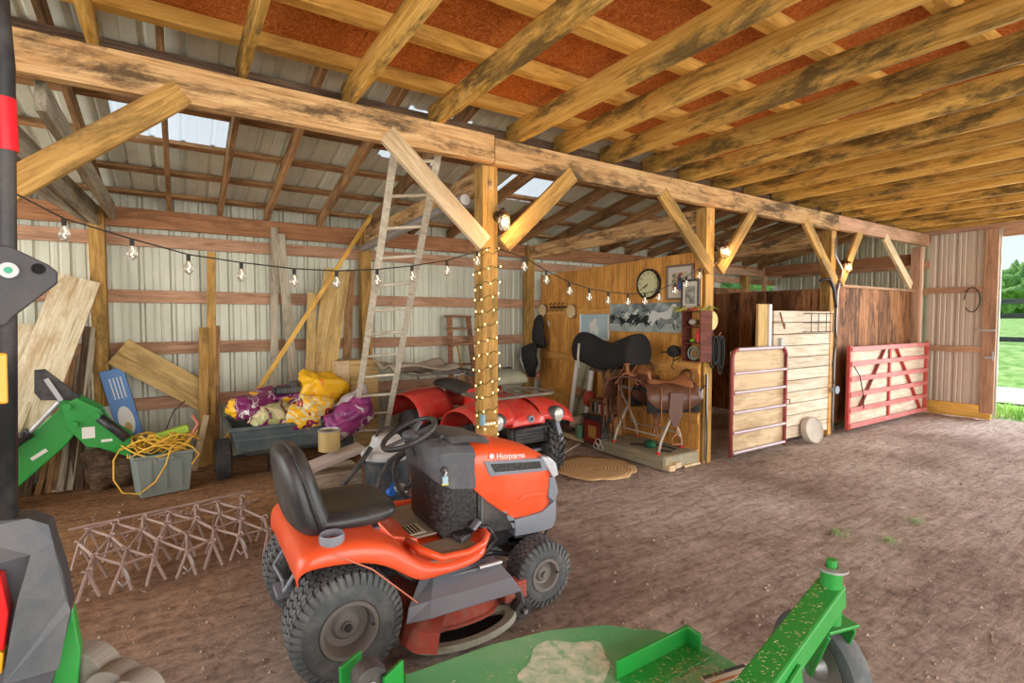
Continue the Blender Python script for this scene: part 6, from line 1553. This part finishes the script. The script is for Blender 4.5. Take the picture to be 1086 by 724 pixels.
T = thing('stone_disc', 'round pale feed pan leaning on the whitewashed planks', 'pan', (6.95, 3.47, .165))
T.rotation_euler = (math.radians(-12), 0, math.radians(-8))
MB().lathe([(.165, -.03), (.172, -.02), (.172, .05), (.001, .05)], (0, 0, 0), 'y', 32).build('rim', paint('pale_dusty_plastic', (.52, .46, .38), .8, 0, .5, (.3, .24, .18)), T, smooth=True)
MB().lathe([(.165, -.03), (.15, -.015), (.10, -.01), (.05, .0), (.001, .002)], (0, 0, 0), 'y', 32).build('bowl', paint('pale_dusty_face', (.55, .50, .42), .8, 0, .6, (.35, .28, .2)), T, smooth=True)
def gate_big():
    T = thing('red_gate', 'red six-rail metal gate with crossed bracing backed by pale plywood', 'gate', (7.95, 3.50, 0))
    W_ = 2.72
    for x in (0, W_): MB().box(x-.03, x+.03, -.025, .025, .04, 1.24).build('upright', M['red'], T, bevel=.006)
    for z in (.09, .32, .54, .76, .98, 1.19): MB().box(0, W_, -.04, -.008, z-.033, z+.033).build('rail', M['redp'], T, bevel=.005)
    MB().box(W_/2-.05, W_/2-.0, -.006, .015, .05, 1.24).build('centre_bar', M['red'], T)
    MB().obox((W_*.42, .0, 1.2), (W_*.12, .0, .30), .02, .05, (0, 1, 0)).build('brace', M['maroon'], T)
    MB().obox((W_*.55, .0, 1.2), (W_*.93, .0, .10), .02, .05, (0, 1, 0)).build('brace', M['red'], T)
    MB().box(.02, W_-.02, .024, .036, .06, 1.22).build('plywood_backing', M['whiteplank'], T)
    MB().tube([(.04, -.05, .95), (.20, -.06, .80), (.30, -.07, .5), (.34, -.06, .32)], .007, 5).build('chain', M['wire'], T, smooth='all')
M['redp'] = paint('worn_pinkish_red', (.56, .13, .11), .5, 0, .6, (.62, .45, .42), 7)
gate_big()
# wires and hose on the post before the red gate
single(MB().tube([(7.70, 3.60, 2.75), (7.62, 3.57, 2.5), (7.80, 3.55, 2.3), (7.83, 3.62, 2.0), (7.80, 3.62, 1.2), (7.78, 3.62, .3), (7.79, 3.62, .02)], .012, 8), 'power_cable', M['steel'], 'pale conduit and cable down the post before the red gate', 'cable', smooth='all')
single(MB().tube([(7.30, 3.60, 2.14), (7.45, 3.55, 2.16), (7.55, 3.54, 2.02), (7.64, 3.55, 1.78)], .022, 8), 'black_tool_handle', M['black'], 'black curved handle hanging left of the post before the red gate', 'handle', smooth='all')
single(MB().tube([(7.64, 3.56, 1.7), (7.68, 3.55, 1.3), (7.55, 3.54, 1.0), (7.62, 3.54, .72)], .007, 6), 'hanging_cord', M['wire'], 'thin dark cord dangling on the post before the red gate', 'cord', smooth='all')
T = thing('hose_valve', 'round grey-blue tap fitting on the post before the red gate', 'valve', (7.60, 3.53, .64))
MB().cyl((0, 0, 0), (0, -.05, 0), .055, 18).cyl((-.07, -.02, 0), (.08, -.02, 0), .02, 10).build('fitting', paint('blue_grey_fitting', (.25, .30, .36), .5, .3, .4), T, smooth=True)
# hay scraps and weeds on the ground
m = MB(); rn = random.Random(8)
for k in range(900):
    if k < 620: x, y = rn.gauss(5.75, .28), 3.30+rn.gauss(0, .10); z = .0+.05*rn.random()*max(0, 1-abs(x-5.7)/.6)
    else: x, y = rn.uniform(2, 9), rn.uniform(1.2, 3.4); z = .0
    a = rn.random()*PI; l = rn.uniform(.02, .08); d = Vector((math.cos(a), math.sin(a), rn.uniform(-.1, .3)))*l
    p = Vector((x, y, z)); s = Vector((-math.sin(a), math.cos(a), 0))*.0018
    m.add([p-s, p+s, p+d+s, p+d-s], [(0, 1, 2, 3)])
tag(m.build('hay_scraps', patches('old_hay', [(.3, (.20, .15, .10)), (.5, (.42, .34, .22)), (.7, (.58, .50, .34))], 6, .95)), 'hay scraps strewn on the dirt under the maroon gate and across the aisle', 'hay', kind='stuff')
for k, (u, v) in enumerate(((890, 566), (943, 574), (971, 553))):
    p = at(u, v, z=0); m = MB()
    for j in range(60):
        a = rn.random()*2*PI; r = rn.random()*.07; l = .02+.03*rn.random()
        q = Vector((p.x+r*math.cos(a), p.y+r*math.sin(a), -.004)); m.add([q, q+Vector((.006, 0, 0)), q+Vector((rn.uniform(-.02, .02), rn.uniform(-.02, .02), l))], [(0, 1, 2)])
    tag(m.build('weed_tuft', M['leaf']), ['small green weed tuft in the aisle dirt, left one', 'small green weed tuft in the aisle dirt, nearest one', 'small green weed tuft in the aisle dirt, farthest right'][k], 'weed', 'weeds in the aisle')
